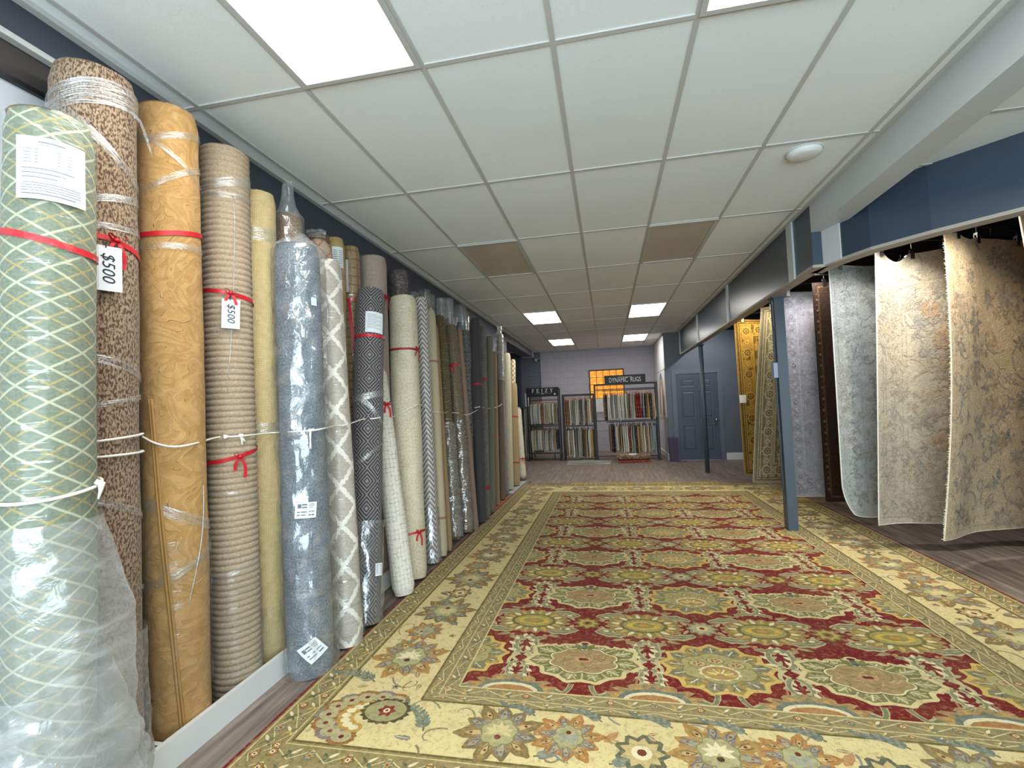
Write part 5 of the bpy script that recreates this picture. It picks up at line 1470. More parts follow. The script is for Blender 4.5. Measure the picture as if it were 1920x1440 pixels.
def hanging(label, A0, T0, d, W, zb, zt, art, m, basecol, edgecol, amp=0.03, waves=2.2, ph=0.0, fringe=False, th=0.010, curve=0.0, cornerlift=0.0, sag=0.05, clips=(0.12, 0.6, 1.1)):
    """A0 = lower near corner (x, y), T0 = upper near corner, d = horizontal direction away from the aisle"""
    dv = Vector((d[0], d[1], 0)).normalized(); nv = Vector((dv.y, -dv.x, 0))      # nv looks back to the aisle / camera
    Hh = zt-zb
    e = empty('hanging_rug', (A0[0], A0[1], zb), 0, label, 'rug', 'rugs hung from the gallery rails')
    off = Vector((T0[0]-A0[0], T0[1]-A0[1], 0))
    def S(x, y, lift=0.0):
        t = y/Hh; u = x/W
        p = dv*x + off*t + Vector((0, 0, y))
        bow = amp*(1-0.35*t)*math.sin(waves*2*PI*u+ph+0.8*(1-t)) + curve*math.sin(PI*t)*(1-u)**2
        sg = sag*t**6*(abs(math.sin(PI*(x-clips[0])/max(0.2, clips[1]-clips[0]))) if clips[0] < x < clips[1] else 0.25*abs(math.sin(PI*(x-clips[0])/0.55))) 
        p = p + nv*(bow+lift) - Vector((0, 0, sg))
        if cornerlift:
            k = max(0.0, 1-math.hypot(x, y)/0.35); p = p + dv*(cornerlift*k*k) + Vector((0, 0, 0.4*cornerlift*k*k))
        return tuple(p)
    nu, nvv = 44, 64
    b = MB(); b.grid(lambda u, v: S(u, v), nu, nvv, 0, W, 0, Hh); i1 = len(b.f)
    b.fc = [hexc(basecol)]*len(b.f)
    b.grid(lambda u, v: S(u, v, -th), nu, nvv, W, 0, 0, Hh, uvfn=lambda u, v: (u, v))
    b.fc = b.fc[:i1]+[hexc(basecol)]*(len(b.f)-i1)
    b.build('pile_face', m, e, True)
    ed = MB()
    path = [(0, Hh*k/40) for k in range(40, -1, -1)] + [(W*k/24, 0) for k in range(1, 25)]
    for k in range(len(path)-1):
        p, q = path[k], path[k+1]
        ed.quad(S(*p, 0.001), S(*p, -th-0.001), S(*q, -th-0.001), S(*q, 0.001))
    tp_ = [(W*k/24, Hh) for k in range(25)]
    for k in range(24): ed.quad(S(*tp_[k], 0), S(*tp_[k+1], 0), S(*tp_[k+1], -th), S(*tp_[k], -th))
    ed.tube([S(*p, -th*0.5) for p in path], 0.006, 6)
    ed.build('bound_edge', paint('rug_edge_'+edgecol, edgecol, 0.9, 0.06, 40), e, True)
    A = Art(); art(A, W, Hh)
    A.shapes = [sh for sh in A.shapes if all(-0.001 <= p[0] <= W+0.001 and -0.001 <= p[1] <= Hh+0.001 for p in sh[1])]
    link('woven_pattern', A.mesh('woven_pattern', m, lambda x, y, l: S(x, y, 0.0012+l), 0.0005), e)
    if fringe:
        f = MB(); rnd = random.Random(5)
        for k in range(300):
            y = Hh*(k+rnd.random())/300
            p = Vector(S(0, y, -th*0.5)); ln = rnd.uniform(0.008, 0.022)
            f.tube([p, p-dv*ln+nv*rnd.uniform(-.008, .008)+Vector((0, 0, rnd.uniform(-.01, .004)))], [0.003, 0.0015], 4)
        fo = f.build('fringe', paint('ivory_fringe', '#E8DCC4', 0.9), e); fo['kind'] = 'stuff'
    for cx in clips:
        if cx > W: continue
        p = Vector(S(cx, Hh, -th*0.5))
        c = MB(); mt = Matrix.Translation(p) @ Matrix.Rotation(math.atan2(dv.y, dv.x), 4, 'Z')
        c.box(-0.018, 0.018, -0.014, -0.007, -0.05, 0.03, mat=mt); c.box(-0.018, 0.018, 0.007, 0.014, -0.05, 0.03, mat=mt)
        c.box(-0.014, 0.014, -0.014, 0.014, 0.02, 0.04, mat=mt); c.tube([mt @ Vector((0, 0, 0.035)), mt @ Vector((0, 0, 0.09))], 0.006, 8)
        c.build('clip', M_chrome, e)
    # the black arm it hangs from
    z = zt+0.085
    ar = empty('display_arm', (T0[0], T0[1], z), 0, 'black steel arm carrying the '+label.split(' hanging')[0], 'rail', 'arms of the rug display')
    MB().tube([Vector((0, 0, 0))-dv*0.03, dv*(W+0.05)], 0.011, 8).build('arm_tube', M_black, ar, True)
    MB().tube([dv*(W*0.72), dv*(W*0.72)+Vector((0, 0, (2.942 if T0[1]+dv.y*W*0.72 < 4.6 else 2.998)-z))], 0.014, 8).build('drop_rod', M_black, ar, True)
    return e

def art_h1(A, W, Hh):
    scatter(A, W, Hh, 21, ['#6E737C', '#7B7F80', '#8C7A66', '#59616E', '#A08A70', '#8A8F88'], 230, 0.05, 0.19, 1)
    vbands(A, W, Hh, [(0.05, 0.006, '#B49C7C'), (0.22, 0.005, '#B7A284')])
    strip_motifs(A, 0.12, 0.05, 0.12, Hh-0.05, 0.13, 0.03, ['#9A8E80', '#8A8F98', '#B09070'], 1)
    strip_motifs(A, 0.1, 0.11, W-0.1, 0.11, 0.13, 0.03, ['#9A8E80', '#6F7884', '#A88A6C'], 1)
    for (x, y, s_) in ((0.16, 1.15, 0.11), (0.5, 1.5, 0.12), (0.55, 0.72, 0.12), (0.85, 1.9, 0.13), (0.5, 0.38, 0.11), (0.95, 1.1, 0.12), (0.35, 1.75, 0.10)):
        for p in range(8): A.leaf(x, y, p*PI/4, s_*0.55, s_*0.22, '#69707C' if p % 2 else '#8B8F92', 2, 0.1, 5)
        A.fan((x, y), [(x+s_*0.28, y), (x, y+s_*0.34), (x-s_*0.28, y), (x, y-s_*0.34)], '#D0B898', 3)
def art_h2(A, W, Hh):
    scatter(A, W, Hh, 5, ['#8F8A80', '#7C7A76', '#A59A88', '#9C8468', '#7A7E80', '#B8A486'], 480, 0.05, 0.16, 1)
    vbands(A, W, Hh, [(0.06, 0.008, '#8B877C'), (0.09, 0.005, '#8B877C'), (0.26, 0.007, '#8F887A'), (0.30, 0.005, '#8F887A')])
    strip_motifs(A, 0.17, 0.1, 0.17, Hh-0.1, 0.10, 0.036, ['#7E7C78', '#A08C70'], 1); strip_motifs(A, 0.1, 0.17, W-0.1, 0.17, 0.10, 0.036, ['#7E7C78', '#A08C70'], 1)
    scatter(A, W, Hh, 77, ['#B08A5C', '#A07850', '#B98A50'], 14, 0.08, 0.16, 3, True, 0.5)
    for y in (1.9, 1.62, 0.72):
        rosette(A, 0.55+0.05*math.sin(y*9), y, 0.08, ('#A8805C', '#AE8458', '#96705A', '#7A5A48'), 3, 9)
def art_h3(A, W, Hh):
    scatter(A, W, Hh, 15, ['#6F7377', '#7E8082', '#8F908C', '#8A8578', '#5E6468'], 520, 0.05, 0.14, 1)
    vbands(A, W, Hh, [(0.04, 0.008, '#8A8E8E'), (0.24, 0.006, '#7E8286'), (0.28, 0.004, '#7E8286')])
    strip_motifs(A, 0.14, 0.08, 0.14, Hh-0.08, 0.085, 0.032, ['#5E646A', '#8C8678', '#6E757C'], 1); strip_motifs(A, 0.1, 0.15, W-0.1, 0.15, 0.085, 0.032, ['#5E646A', '#8C8678'], 1)
def art_h4(A, W, Hh):
    scatter(A, W, Hh, 9, ['#8E8A94', '#7C7A84', '#9E9AA0', '#A8A4A8'], 380, 0.05, 0.12, 1)
    vbands(A, W, Hh, [(0.03, 0.006, '#C9C6CC'), (0.06, 0.004, '#77747C'), (0.17, 0.008, '#D2CFD4'), (0.20, 0.004, '#77747C'), (0.36, 0.014, '#D2CFD4'), (0.41, 0.008, '#C9C6CC'), (0.47, 0.012, '#77747C')])
    strip_motifs(A, 0.115, 0.05, 0.115, Hh-0.05, 0.07, 0.028, ['#6E6C76', '#D2CFD4'], 2); strip_motifs(A, 0.05, 0.115, W-0.05, 0.115, 0.07, 0.028, ['#6E6C76', '#D2CFD4'], 2); strip_motifs(A, 0.05, Hh-0.115, W-0.05, Hh-0.115, 0.07, 0.028, ['#6E6C76', '#D2CFD4'], 2)
    strip_motifs(A, 0.44, 0.44, 0.44, Hh-0.44, 0.055, 0.018, ['#6E6C76', '#D2CFD4'], 2)
def gold_art(gr, dk, ln, seed, step):
    def f(A, W, Hh):
        A.rect(0.02, 0.02, W-0.02, Hh-0.02, dk, 0.2, 16)
        A.rect(0.07, 0.07, W-0.07, Hh-0.07, gr, 0.6, 16)
        A.rect(0.26, 0.26, W-0.26, Hh-0.26, dk, 1.0, 16)
        vbands(A, W, Hh, [(0.05, 0.008, ln), (0.075, 0.006, ln), (0.25, 0.01, ln), (0.29, 0.006, ln)])
        for (x0, y0, x1, y1) in ((0.163, 0.1, 0.163, Hh-0.1), (W-0.163, 0.1, W-0.163, Hh-0.1), (0.26, 0.163, W-0.26, 0.163), (0.26, Hh-0.163, W-0.26, Hh-0.163)):
            n = max(2, int(math.hypot(x1-x0, y1-y0)/step))
            for k in range(n):
                t = (k+0.5)/n; x, y = x0+(x1-x0)*t, y0+(y1-y0)*t
                if k % 2 == 0: rosette(A, x, y, 0.066, (ln, dk, gr, '#4A3018'), 2, 8)
                else: strip_motifs(A, x, y-0.02, x, y+0.02, 0.1, 0.034, [ln, dk], 2)
        y = 0.34; k = 0
        while y < Hh-0.3:
            x = 0.36+(0.11 if k % 2 else 0)
            while x < W-0.3:
                rosette(A, x, y, 0.068, (ln, gr, dk, ln), 3, 7); x += 0.2
            y += 0.16; k += 1
        scatter(A, W, Hh, seed, [ln, gr], 120, 0.03, 0.07, 2, True, 0.28)
    return f
m1 = g_hang('beige_bluefloral_face', '#BFA98A', '#D8C4A4', '#CFAE86', 0.25, '#A8927A', 0.3)
m2 = g_hang('cream_grey_worn_face', '#A39B8C', '#C4BCAA', '#8E857A', 0.45, '#DAD2C0', 0.6)
m3 = g_hang('silver_blue_worn_face', '#9A9B98', '#BCBCB6', '#868B8E', 0.5, '#D4D3CC', 0.6)
m4 = g_hang('lavender_grey_face', '#9B999E', '#B6B4B8', '#939196', 0.3, '#CFCDD0', 0.4)
m5 = g_hang('sage_gold_face', '#8E8468', '#A89C7C', '#7C745C', 0.2, '#C9BD98', 0.3, 0.4)
m6 = g_hang('brown_gold_face', '#8A6F3C', '#A88A4C', '#6E5830', 0.15, '#B79A5C', 0.2, 0.35)
m7 = g_hang('dark_brown_face', '#2A1F19', '#382920', '#241A15', 0.3, '#5A4634', 0.3)
hanging('tan floral rug hanging at the far right edge, only a strip showing', (3.02, 3.92), (2.90, 3.98), (0.9, 0.42), 1.2, 0.30, 2.70, lambda A, W, Hh: scatter(A, W, Hh, 3, ['#8A6F58', '#7C7670', '#A8845C'], 120, 0.05, 0.14, 1), m1, '#C2A284', '#C9AE8C', 0.03, 1.5, 0.5, fringe=False)
hanging('beige rug with blue-grey flowers and a ragged fringe hanging nearest the aisle', (2.51, 4.41), (2.70, 4.41), (0.768, 0.407), 1.7, 0.25, 2.68, art_h1, m1, '#CDB797', '#E4D8C0', 0.035, 1.8, 0.6, fringe=True, curve=0.05, sag=0.04, clips=(0.13, 0.42, 0.9, 1.5))
hanging('cream-grey worn rug with rusty medallions hanging second from the fringed beige one', (2.305, 4.86), (2.42, 4.84), (0.521, 0.113), 1.5, 0.25, 2.69, art_h2, m2, '#B9AF9E', '#D9D6CE', 0.035, 1.9, 2.2, sag=0.10, clips=(0.05, 0.36, 0.62, 1.2))
hanging('silvery blue-grey distressed rug hanging with a curled lower corner', (2.125, 5.10), (2.17, 5.15), (0.30, 0.05), 1.5, 0.25, 2.67, art_h3, m3, '#A4A7A6', '#DAD9D4', 0.02, 1.6, 1.0, cornerlift=0.10, sag=0.02, clips=(0.1, 0.7, 1.3))
hanging('dark brown rug hanging nearly edge-on between the silver and lavender ones', (2.265, 5.80), (2.29, 5.83), (0.97, 0.12), 1.4, 0.27, 2.66, lambda A, W, Hh: (vbands(A, W, Hh, [(0.05, 0.02, '#6A5038')]), strip_motifs(A, 0.03, 0.1, 0.03, Hh-0.1, 0.06, 0.014, ['#A88A60', '#6E5038'], 2)), m7, '#33261E', '#1C1411', 0.01, 1.2, 0.0, th=0.014, sag=0.02)
hanging('lavender-grey rug with pale framed borders hanging behind the square post', (2.05, 6.22), (2.06, 6.20), (0.97, -0.06), 1.4, 0.25, 2.65, art_h4, m4, '#A9A6AE', '#CFCDD2', 0.012, 1.5, 0.4, sag=0.02, clips=(0.1, 0.7, 1.3))
hanging('sage and cream rug with medallion rows hanging slanted left of the post', (1.93, 7.26), (2.16, 7.20), (0.97, -0.10), 1.3, 0.25, 2.66, gold_art('#A99E7A', '#6E6650', '#CFC4A0', 4, 0.13), m5, '#9A9070', '#B9B4A4', 0.03, 1.6, 0.2, curve=-0.05, sag=0.02)
h6 = hanging('brown and gold bordered rug hanging farthest down the aisle', (2.00, 7.93), (1.97, 7.90), (0.97, 0.02), 1.2, 0.25, 2.62, gold_art('#B08E48', '#5A4526', '#CDAA5C', 8, 0.16), m6, '#96783E', '#A88C60', 0.015, 1.6, 1.2, sag=0.02)
tgm = MB(); tgm.box(-0.05, 0.05, -0.004, 0.004, -0.06, 0.06)
tg = tgm.build('paper_tag', M_paper, h6); tg['label'] = 'small white tag clipped to the edge'; tg.location = (0.03, -0.035, 1.15); tg.rotation_euler = (0, 0, 0.2)
# ---- track spots in the gallery
def g_spot():
    g = G('spot_lens', 0.3); g.col('#FFF1DC'); g.put(g.b.inputs['Emission Color'], (1, 0.9, 0.72, 1)); g.b.inputs['Emission Strength'].default_value = 12
    return g.m
M_spotlens = g_spot()
def spot(x, y, z, tgt, label, power=SPOT, col=(1.0, 0.86, 0.66)):
    e = empty('track_spotlight', (x, y, z), 0, label, 'light', 'spotlights over the hanging rugs')
    d = (Vector(tgt)-Vector((x, y, z))).normalized()
    rot = d.to_track_quat('-Z', 'Y').to_matrix().to_4x4()
    hd = MB(); hd.tube([rot @ Vector((0, 0, 0.07)), rot @ Vector((0, 0, 0.05)), rot @ Vector((0, 0, -0.045)), rot @ Vector((0, 0, -0.05))], [0.012, 0.03, 0.042, 0.040], 16)
    hd.build('lamp_head', M_black, e, True)
    MB().tube([rot @ Vector((0, 0, -0.0505)), rot @ Vector((0, 0, -0.052))], 0.034, 16).build('lens', M_spotlens, e)
    MB().tube([(0, 0, 0.03), (0, 0, (2.942 if y < 4.6 else 2.998)-z)], 0.008, 8).build('stem', M_black, e)
    l = bpy.data.lights.new('spot_beam', 'SPOT'); l.energy = power; l.color = col; l.spot_size = 1.9; l.spot_blend = 0.8; l.shadow_soft_size = 0.05
    o = bpy.data.objects.new('spot_beam', l); COL.objects.link(o); o.location = Vector((x, y, z))+d*0.07; o.rotation_euler = d.to_track_quat('-Z', 'Y').to_euler()
spot(2.62, 3.93, 2.88, (2.98, 4.62, 0.7), 'black track spotlight shining on the fringed beige rug', SPOT*1.3, (1, 0.90, 0.74))
spot(2.62, 4.60, 2.88, (2.68, 4.98, 0.7), 'black track spotlight shining on the cream-grey worn rug', SPOT*1.0, (1, 0.94, 0.84))
spot(2.28, 4.62, 2.88, (2.35, 5.15, 0.8), 'black track spotlight shining on the silvery distressed rug', SPOT*0.8, (1.0, 0.98, 0.95))
spot(3.08, 5.55, 2.84, (2.9, 5.2, 1.0), 'glowing spotlight seen above the cream-grey worn rug', SPOT*0.4)
spot(2.62, 6.05, 2.90, (2.6, 5.6, 1.0), 'glowing spotlight seen above the silvery distressed rug', SPOT*0.4)
spot(2.25, 5.65, 2.90, (2.35, 6.3, 0.8), 'black track spotlight shining on the lavender-grey rug', SPOT*0.8, (1.0, 0.97, 0.97))
spot(2.2, 7.45, 2.90, (2.2, 8.0, 1.6), 'black track spotlight shining on the brown and gold rug', SPOT*0.9, (1, 0.82, 0.5))
spot(2.2, 6.75, 2.90, (2.3, 7.3, 1.4), 'black track spotlight shining on the sage and cream rug', SPOT*0.7, (1, 0.9, 0.75))
spot(2.3, 10.5, 2.90, (2.4, 11.9, 1.9), 'black track spotlight washing the wall above the panelled door', SPOT*0.9, (0.85, 0.93, 1.0))

# ================================================================ SAMPLE RACKS AT THE BACK
M_rackblk = paint('rack_black_powdercoat', '#18181A', 0.45, 0.08, 6, spec=0.4)
M_sign = paint('sign_black', '#17191B', 0.5, 0.05, 3)
M_sign2 = paint('sign_dark_green_grey', '#2C3233', 0.5, 0.05, 3)
M_letter = paint('sign_letter_white', '#E8E8E4', 0.6, 0.02, 3)
def bar(mb, a, b, r=0.014):
    a, b = Vector(a), Vector(b); d = (b-a)
    mb.tube([a, b], r, 6)
def rack(name, loc, w, h, depth, shelves, label, feet=0.06):
    e = empty(name, loc, 0, label, 'rack')
    for sx in (0, w):
        MB().box(sx-0.016, sx+0.016, -0.016, 0.016, 0.0, h).build('upright', M_rackblk, e)
        MB().box(sx-0.016, sx+0.016, depth-0.016, depth+0.016, 0.0, h).build('upright', M_rackblk, e)
        MB().box(sx-0.016, sx+0.016, 0.016, depth-0.016, 0.05, 0.08).build('side_rail', M_rackblk, e)
        MB().box(sx-0.016, sx+0.016, 0.016, depth-0.016, h-0.03, h).build('side_rail', M_rackblk, e)
        f = MB().box(sx-0.03, sx+0.03, -0.09, 0.03, 0.0, 0.03).build('foot', M_rackblk, e)
    MB().box(0.016, w-0.016, -0.014, 0.014, h-0.03, h).build('top_bar', M_rackblk, e)
    MB().box(0.016, w-0.016, depth-0.014, depth+0.014, h-0.03, h).build('top_bar', M_rackblk, e)
    for z in shelves:
        MB().box(0.016, w-0.016, -0.012, 0.012, z-0.012, z+0.012).build('cross_bar', M_rackblk, e)
    return e
def serif_word(parent, word, x0, z, hgt, gap, y):
    """roman capitals with serifs, built stroke by stroke"""
    t = hgt*0.16; th = hgt*0.06; s_ = hgt*0.10
    x = x0
    for ch in word:
        m = MB(); Q = lambda a, b, c, d: m.poly([(x+p[0]*hgt, y, z+p[1]*hgt) for p in (a, b, c, d)])
        R_ = lambda x0_, y0_, x1_, y1_: Q((x0_, y0_), (x1_, y0_), (x1_, y1_), (x0_, y1_))
        if ch in 'FE':
            R_(0.1, 0, 0.26, 1); R_(0, 0, 0.36, 0.07); R_(0, 0.92, 0.7, 1); R_(0.62, 0.72, 0.7, 0.92); R_(0.26, 0.46, 0.5, 0.54); R_(0.46, 0.38, 0.54, 0.63)
            if ch == 'E': R_(0.26, 0, 0.72, 0.08); R_(0.64, 0.08, 0.72, 0.28)
        elif ch == 'I':
            R_(0.12, 0, 0.28, 1); R_(0, 0, 0.4, 0.05); R_(0, 0.95, 0.4, 1)
        elif ch == 'Z':
            R_(0.02, 0.95, 0.72, 1); R_(0.02, 0.75, 0.07, 0.95); R_(0.0, 0, 0.74, 0.05); R_(0.69, 0.05, 0.74, 0.27); Q((0.0, 0.05), (0.18, 0.05), (0.72, 0.95), (0.54, 0.95))
        elif ch == 'Y':
            R_(0.32, 0, 0.48, 0.45); R_(0.2, 0, 0.6, 0.05); Q((0.32, 0.45), (0.48, 0.45), (0.26, 0.97), (0.08, 0.97)); Q((0.40, 0.45), (0.48, 0.45), (0.76, 0.97), (0.68, 0.97)); R_(0, 0.95, 0.34, 1); R_(0.58, 0.95, 0.86, 1)
        m.build('letter', M_letter, parent)
        x += hgt*{'F': 0.7, 'E': 0.72, 'I': 0.4, 'Z': 0.74, 'Y': 0.86}[ch] + gap

ra = rack('sample_rack', (-2.03, 12.40, 0), 0.80, 1.86, 0.42, (0.92, 0.18), 'black sample rack with the serif-lettered sign, leftmost of the three')
sg = MB().box(-0.02, 0.82, -0.03, -0.016, 1.64, 1.875).build('sign', M_sign, ra); sg['label'] = 'black sign panel reading FEIZY'
serif_word(sg, 'FEIZY', 0.125, 1.745, 0.098, 0.055, -0.0315)
u_ = MB(); u_.box(0.2, 0.35, -0.032, -0.0305, 1.714, 1.717); u_.box(0.47, 0.62, -0.032, -0.0305, 1.714, 1.717); u_.build('rule_line', M_letter, sg)
MB().box(0.37, 0.45, -0.032, -0.0305, 1.708, 1.722).build('small_print', M_letter, sg)
MB().tube([(0.72, -0.03, 1.70), (0.72, -0.0325, 1.70)], 0.022, 12).build('round_emblem', M_letter, sg)
for sx in (0.14, 0.66): MB().box(sx-0.012, sx+0.012, -0.014, 0.014, 0.03, 0.168).build('strut', M_rackblk, ra)
MB().box(0.016, 0.784, -0.012, 0.012, 0.02, 0.044).build('cross_bar', M_rackblk, ra)
MB().box(-0.07, -0.02, 0.05, 0.32, 1.40, 1.74).build('side_card_holder', M_white, ra)
rb = rack('sample_rack', (-1.12, 12.35, 0), 0.78, 1.67, 0.42, (0.86,), 'low black sample rack without a sign, between the other two')
rc = rack('sample_rack', (-0.30, 12.22, 0), 1.50, 1.89, 0.42, (1.745, 0.97, 0.10), 'wide black sample rack with the sans-lettered sign, nearest the door')
sg = MB().box(0.26, 1.245, -0.03, -0.016, 1.885, 2.09).build('sign', M_sign2, rc); sg['label'] = 'dark sign panel reading DYNAMIC RUGS'
me = text_mesh('DYNAMIC  RUGS', 0.165, M_letter, 0.0005, 'CENTER', 1.0)
tw = max(v.co.x for v in me.vertices)-min(v.co.x for v in me.vertices)
for v in me.vertices: v.co.x *= 0.76/tw
t = link('lettering', me, sg); t.location = (0.752, -0.0325, 1.965); t.rotation_euler = (PI/2, 0, 0)
MB().box(0.58, 0.93, -0.032, -0.0305, 2.035, 2.042).build('small_print', M_letter, sg)
for sx in (0.28, 1.225): MB().box(sx-0.01, sx+0.01, -0.016, 0.012, 1.86, 2.0).build('sign_bracket', M_rackblk, rc)
for sx in (0.016, 1.484): MB().box(sx-0.03, sx+0.03, -0.11, 0.05, 0.0, 0.07).build('caster_foot', M_rackblk, rc)

def g_sample(name, lo, hi, mark, amt, sc=24):
    g = G(name, 0.95, 0.08)
    o = g.obj(); n = g.noise(o, sc, 3, 0.7, 1.0); f = g.noise(o, 140, 2)
    c = g.mix(g.mul(g.step(n, 0.5, 0.62), amt), g.ramp(f, [(0.3, lo), (0.7, hi)]), mark)
    g.col(c); g.bump(f, 0.4, 0.003)
    return g.m
SM = {k: g_sample('sample_'+k, *v) for k, v in {
 'cream': ('#B9B2A2', '#CFC8B8', '#A39A88', 0.5), 'ivory': ('#C8C2B2', '#DCD6C8', '#B4AC9A', 0.4), 'greige': ('#948C80', '#AAA294', '#7E766A', 0.5),
 'grey': ('#83857F', '#9A9C94', '#6E706C', 0.5), 'blue grey': ('#76808A', '#8F99A2', '#5F6870', 0.6), 'rust': ('#8A5A42', '#A4745A', '#C2A890', 0.6),
 'brown': ('#6A5442', '#82694F', '#B59C7C', 0.6), 'charcoal': ('#2C2B2C', '#3C3A3A', '#8A847C', 0.7), 'red': ('#6A1A1C', '#842426', '#B59A6A', 0.6),
 'navy': ('#232838', '#303648', '#A08A6A', 0.7), 'olive': ('#6E6A50', '#868060', '#565240', 0.5), 'gold': ('#A08448', '#B89C5E', '#6E5A34', 0.5), 'sand': ('#AA9674', '#C0AC8A', '#8C7854', 0.5)}.items()}
M_hanger = paint('hanger_wood', '#A06A4C', 0.5, 0.1, 20)
M_hangerb = paint('hanger_black', '#2A2624', 0.5, 0.1, 20)
ORD = ['first', 'second', 'third', 'fourth', 'fifth', 'sixth', 'seventh', 'eighth', 'ninth', 'tenth', 'eleventh', 'twelfth', 'thirteenth', 'fourteenth', 'fifteenth', 'sixteenth', 'seventeenth', 'eighteenth', 'nineteenth', 'twentieth', 'twenty-first', 'twenty-second', 'twenty-third', 'twenty-fourth', 'twenty-fifth', 'twenty-sixth']
SHM = {}
def sample_mesh(hgt, dep, th, kind):
    key = (round(hgt, 2), round(dep, 2), round(th, 3), kind)
    if key in SHM: return SHM[key]
    # a small rug folded over a hanger: two leaves joined by a rounded top
    b = MB(); prof = []
    k2 = 6
    for i in range(9): prof.append((-th*(0.5+0.22*math.sin(i/8*2.4+kind)), -hgt+hgt*i/8*0.97))
    for i in range(1, k2): a = PI-PI*i/k2; prof.append((th*0.5*math.cos(a), -0.03*hgt+th*0.7*math.sin(a)))
    for i in range(9): prof.append((th*(0.5+0.22*math.sin((8-i)/8*2.1+kind*1.7)), -hgt*0.03-hgt*0.97*i/8*(0.97 if kind % 2 else 1.0)))
    n = len(prof)
    def pt(i, j, d): x, z = prof[i]; return (x+(0.006*math.sin(j*1.5+z*9)), d, z)
    for i in range(n-1):
        for j in range(4):
            y0, y1 = dep*j/4, dep*(j+1)/4
            b.quad(pt(i, j, y0), pt(i+1, j, y0), pt(i+1, j+1, y1), pt(i, j+1, y1))
    for j, y in ((0, 0.0), (4, dep)):
        for i in range(n//2):
            q = [pt(i, j, y), pt(i+1, j, y), pt(n-2-i, j, y), pt(n-1-i, j, y)]
            b.quad(*(q if j else q[::-1]))
    b.quad(pt(0, 0, 0), pt(0, 4, dep), pt(n-1, 4, dep), pt(n-1, 0, 0))
    SHM[key] = b
    return b
HANG = {}
def hanger_mesh(dep, m):
    key = (round(dep, 2), m.name)
    if key not in HANG:
        b = MB()
        b.tube([(0, 0.0, 0.012), (0, dep*0.25, 0.03), (0, dep*0.5, 0.045), (0, dep*0.75, 0.03), (0, dep, 0.012)], 0.008, 6)
        b.tube([(0, dep*0.5, 0.045), (0, dep*0.5, 0.075), (0, dep*0.5+0.015, 0.09), (0, dep*0.5, 0.1)], 0.004, 5)
        HANG[key] = b.mesh('hanger', m, True)
    return HANG[key]
MESH2 = {}
def row(where, group, x0, x1, y, ztop, hgt, dep, cols, hm, seed, rot=0.22, th=0.03, lens=None):
    rnd = random.Random(seed); n = len(cols)
    rl = MB().tube([(x0-0.02, y+dep/2, ztop+0.10), (x1+0.02, y+dep/2, ztop+0.10)], 0.010, 8)
    rl.build('hang_rail', M_rackblk, None)
    for i, c in enumerate(cols):
        x = x0+(x1-x0)*(i+0.5)/n+rnd.uniform(-0.004, 0.004)
        hh = hgt*rnd.uniform(0.93, 1.03) if lens is None else lens[i]
        e = empty('sample_rug', (x, y+rnd.uniform(-0.02, 0.02), ztop), rnd.uniform(-rot, rot*0.6), '%s sample rug, %s, %s from left' % (c, where, ORD[i]), 'rug', group)
        k = rnd.randrange(3); hq = round(hh*20)/20
        key = (hq, dep, th, k, c)
        if key not in MESH2: MESH2[key] = sample_mesh(hq, dep, th, k).mesh('folded_rug', SM[c], True)
        link('folded_rug', MESH2[key], e)
        link('hanger', hanger_mesh(dep, hm), e)
def seq(s): 
    m = {'c': 'cream', 'i': 'ivory', 'g': 'greige', 'y': 'grey', 'b': 'blue grey', 'r': 'rust', 'w': 'brown', 'k': 'charcoal', 'R': 'red', 'n': 'navy', 'o': 'olive', 'G': 'gold', 's': 'sand'}
    return [m[q] for q in s]
row('upper row of serif-sign rack', 'samples, upper row, serif-sign rack', -1.97, -1.27, 12.42, 1.45, 0.52, 0.40, seq('iyciyiwrcgscyiog'), M_hanger, 1)
row('lower row of serif-sign rack', 'samples, lower row, serif-sign rack', -1.97, -1.27, 12.42, 0.77, 0.52, 0.40, seq('csiycigyicoyisgk'), M_hanger, 2)
row('upper row of unsigned rack', 'samples, upper row, middle rack', -1.08, -0.37, 12.33, 1.53, 0.66, 0.42, seq('rrwigyciyoygwsiw'), M_hanger, 3)
row('lower row of unsigned rack', 'samples, lower row, middle rack', -1.08, -0.66, 12.33, 0.76, 0.68, 0.42, seq('wcgiygy'), M_hangerb, 4, th=0.034)
row('lower right end of unsigned rack', 'samples, lower right end, middle rack', -0.58, -0.38, 12.33, 0.76, 0.70, 0.42, seq('siG'), M_hangerb, 5, rot=0.6, th=0.034)
row('upper row of wide rack', 'samples, upper row, wide rack', -0.10, 1.16, 12.22, 1.62, 0.62, 0.44, seq('wkiiyiyciiyioogcRRRnkwGkws'), M_hanger, 6)
row('lower row of wide rack', 'samples, lower row, wide rack', -0.02, 1.14, 12.22, 0.83, 0.66, 0.44, seq('gwkkcwsiciRgykGwsiwsyyb'), M_hangerb, 7)
# the rails belong to their racks
for o in [q for q in bpy.data.objects if q.name.startswith('hang_rail') and q.parent is None]:
    x = sum(v.co.x for v in o.data.vertices)/len(o.data.vertices)
    p = ra if x < -1.2 else (rb if x < -0.32 else rc)
    o.parent = p; o.matrix_parent_inverse = Matrix.Translation(-p.location)

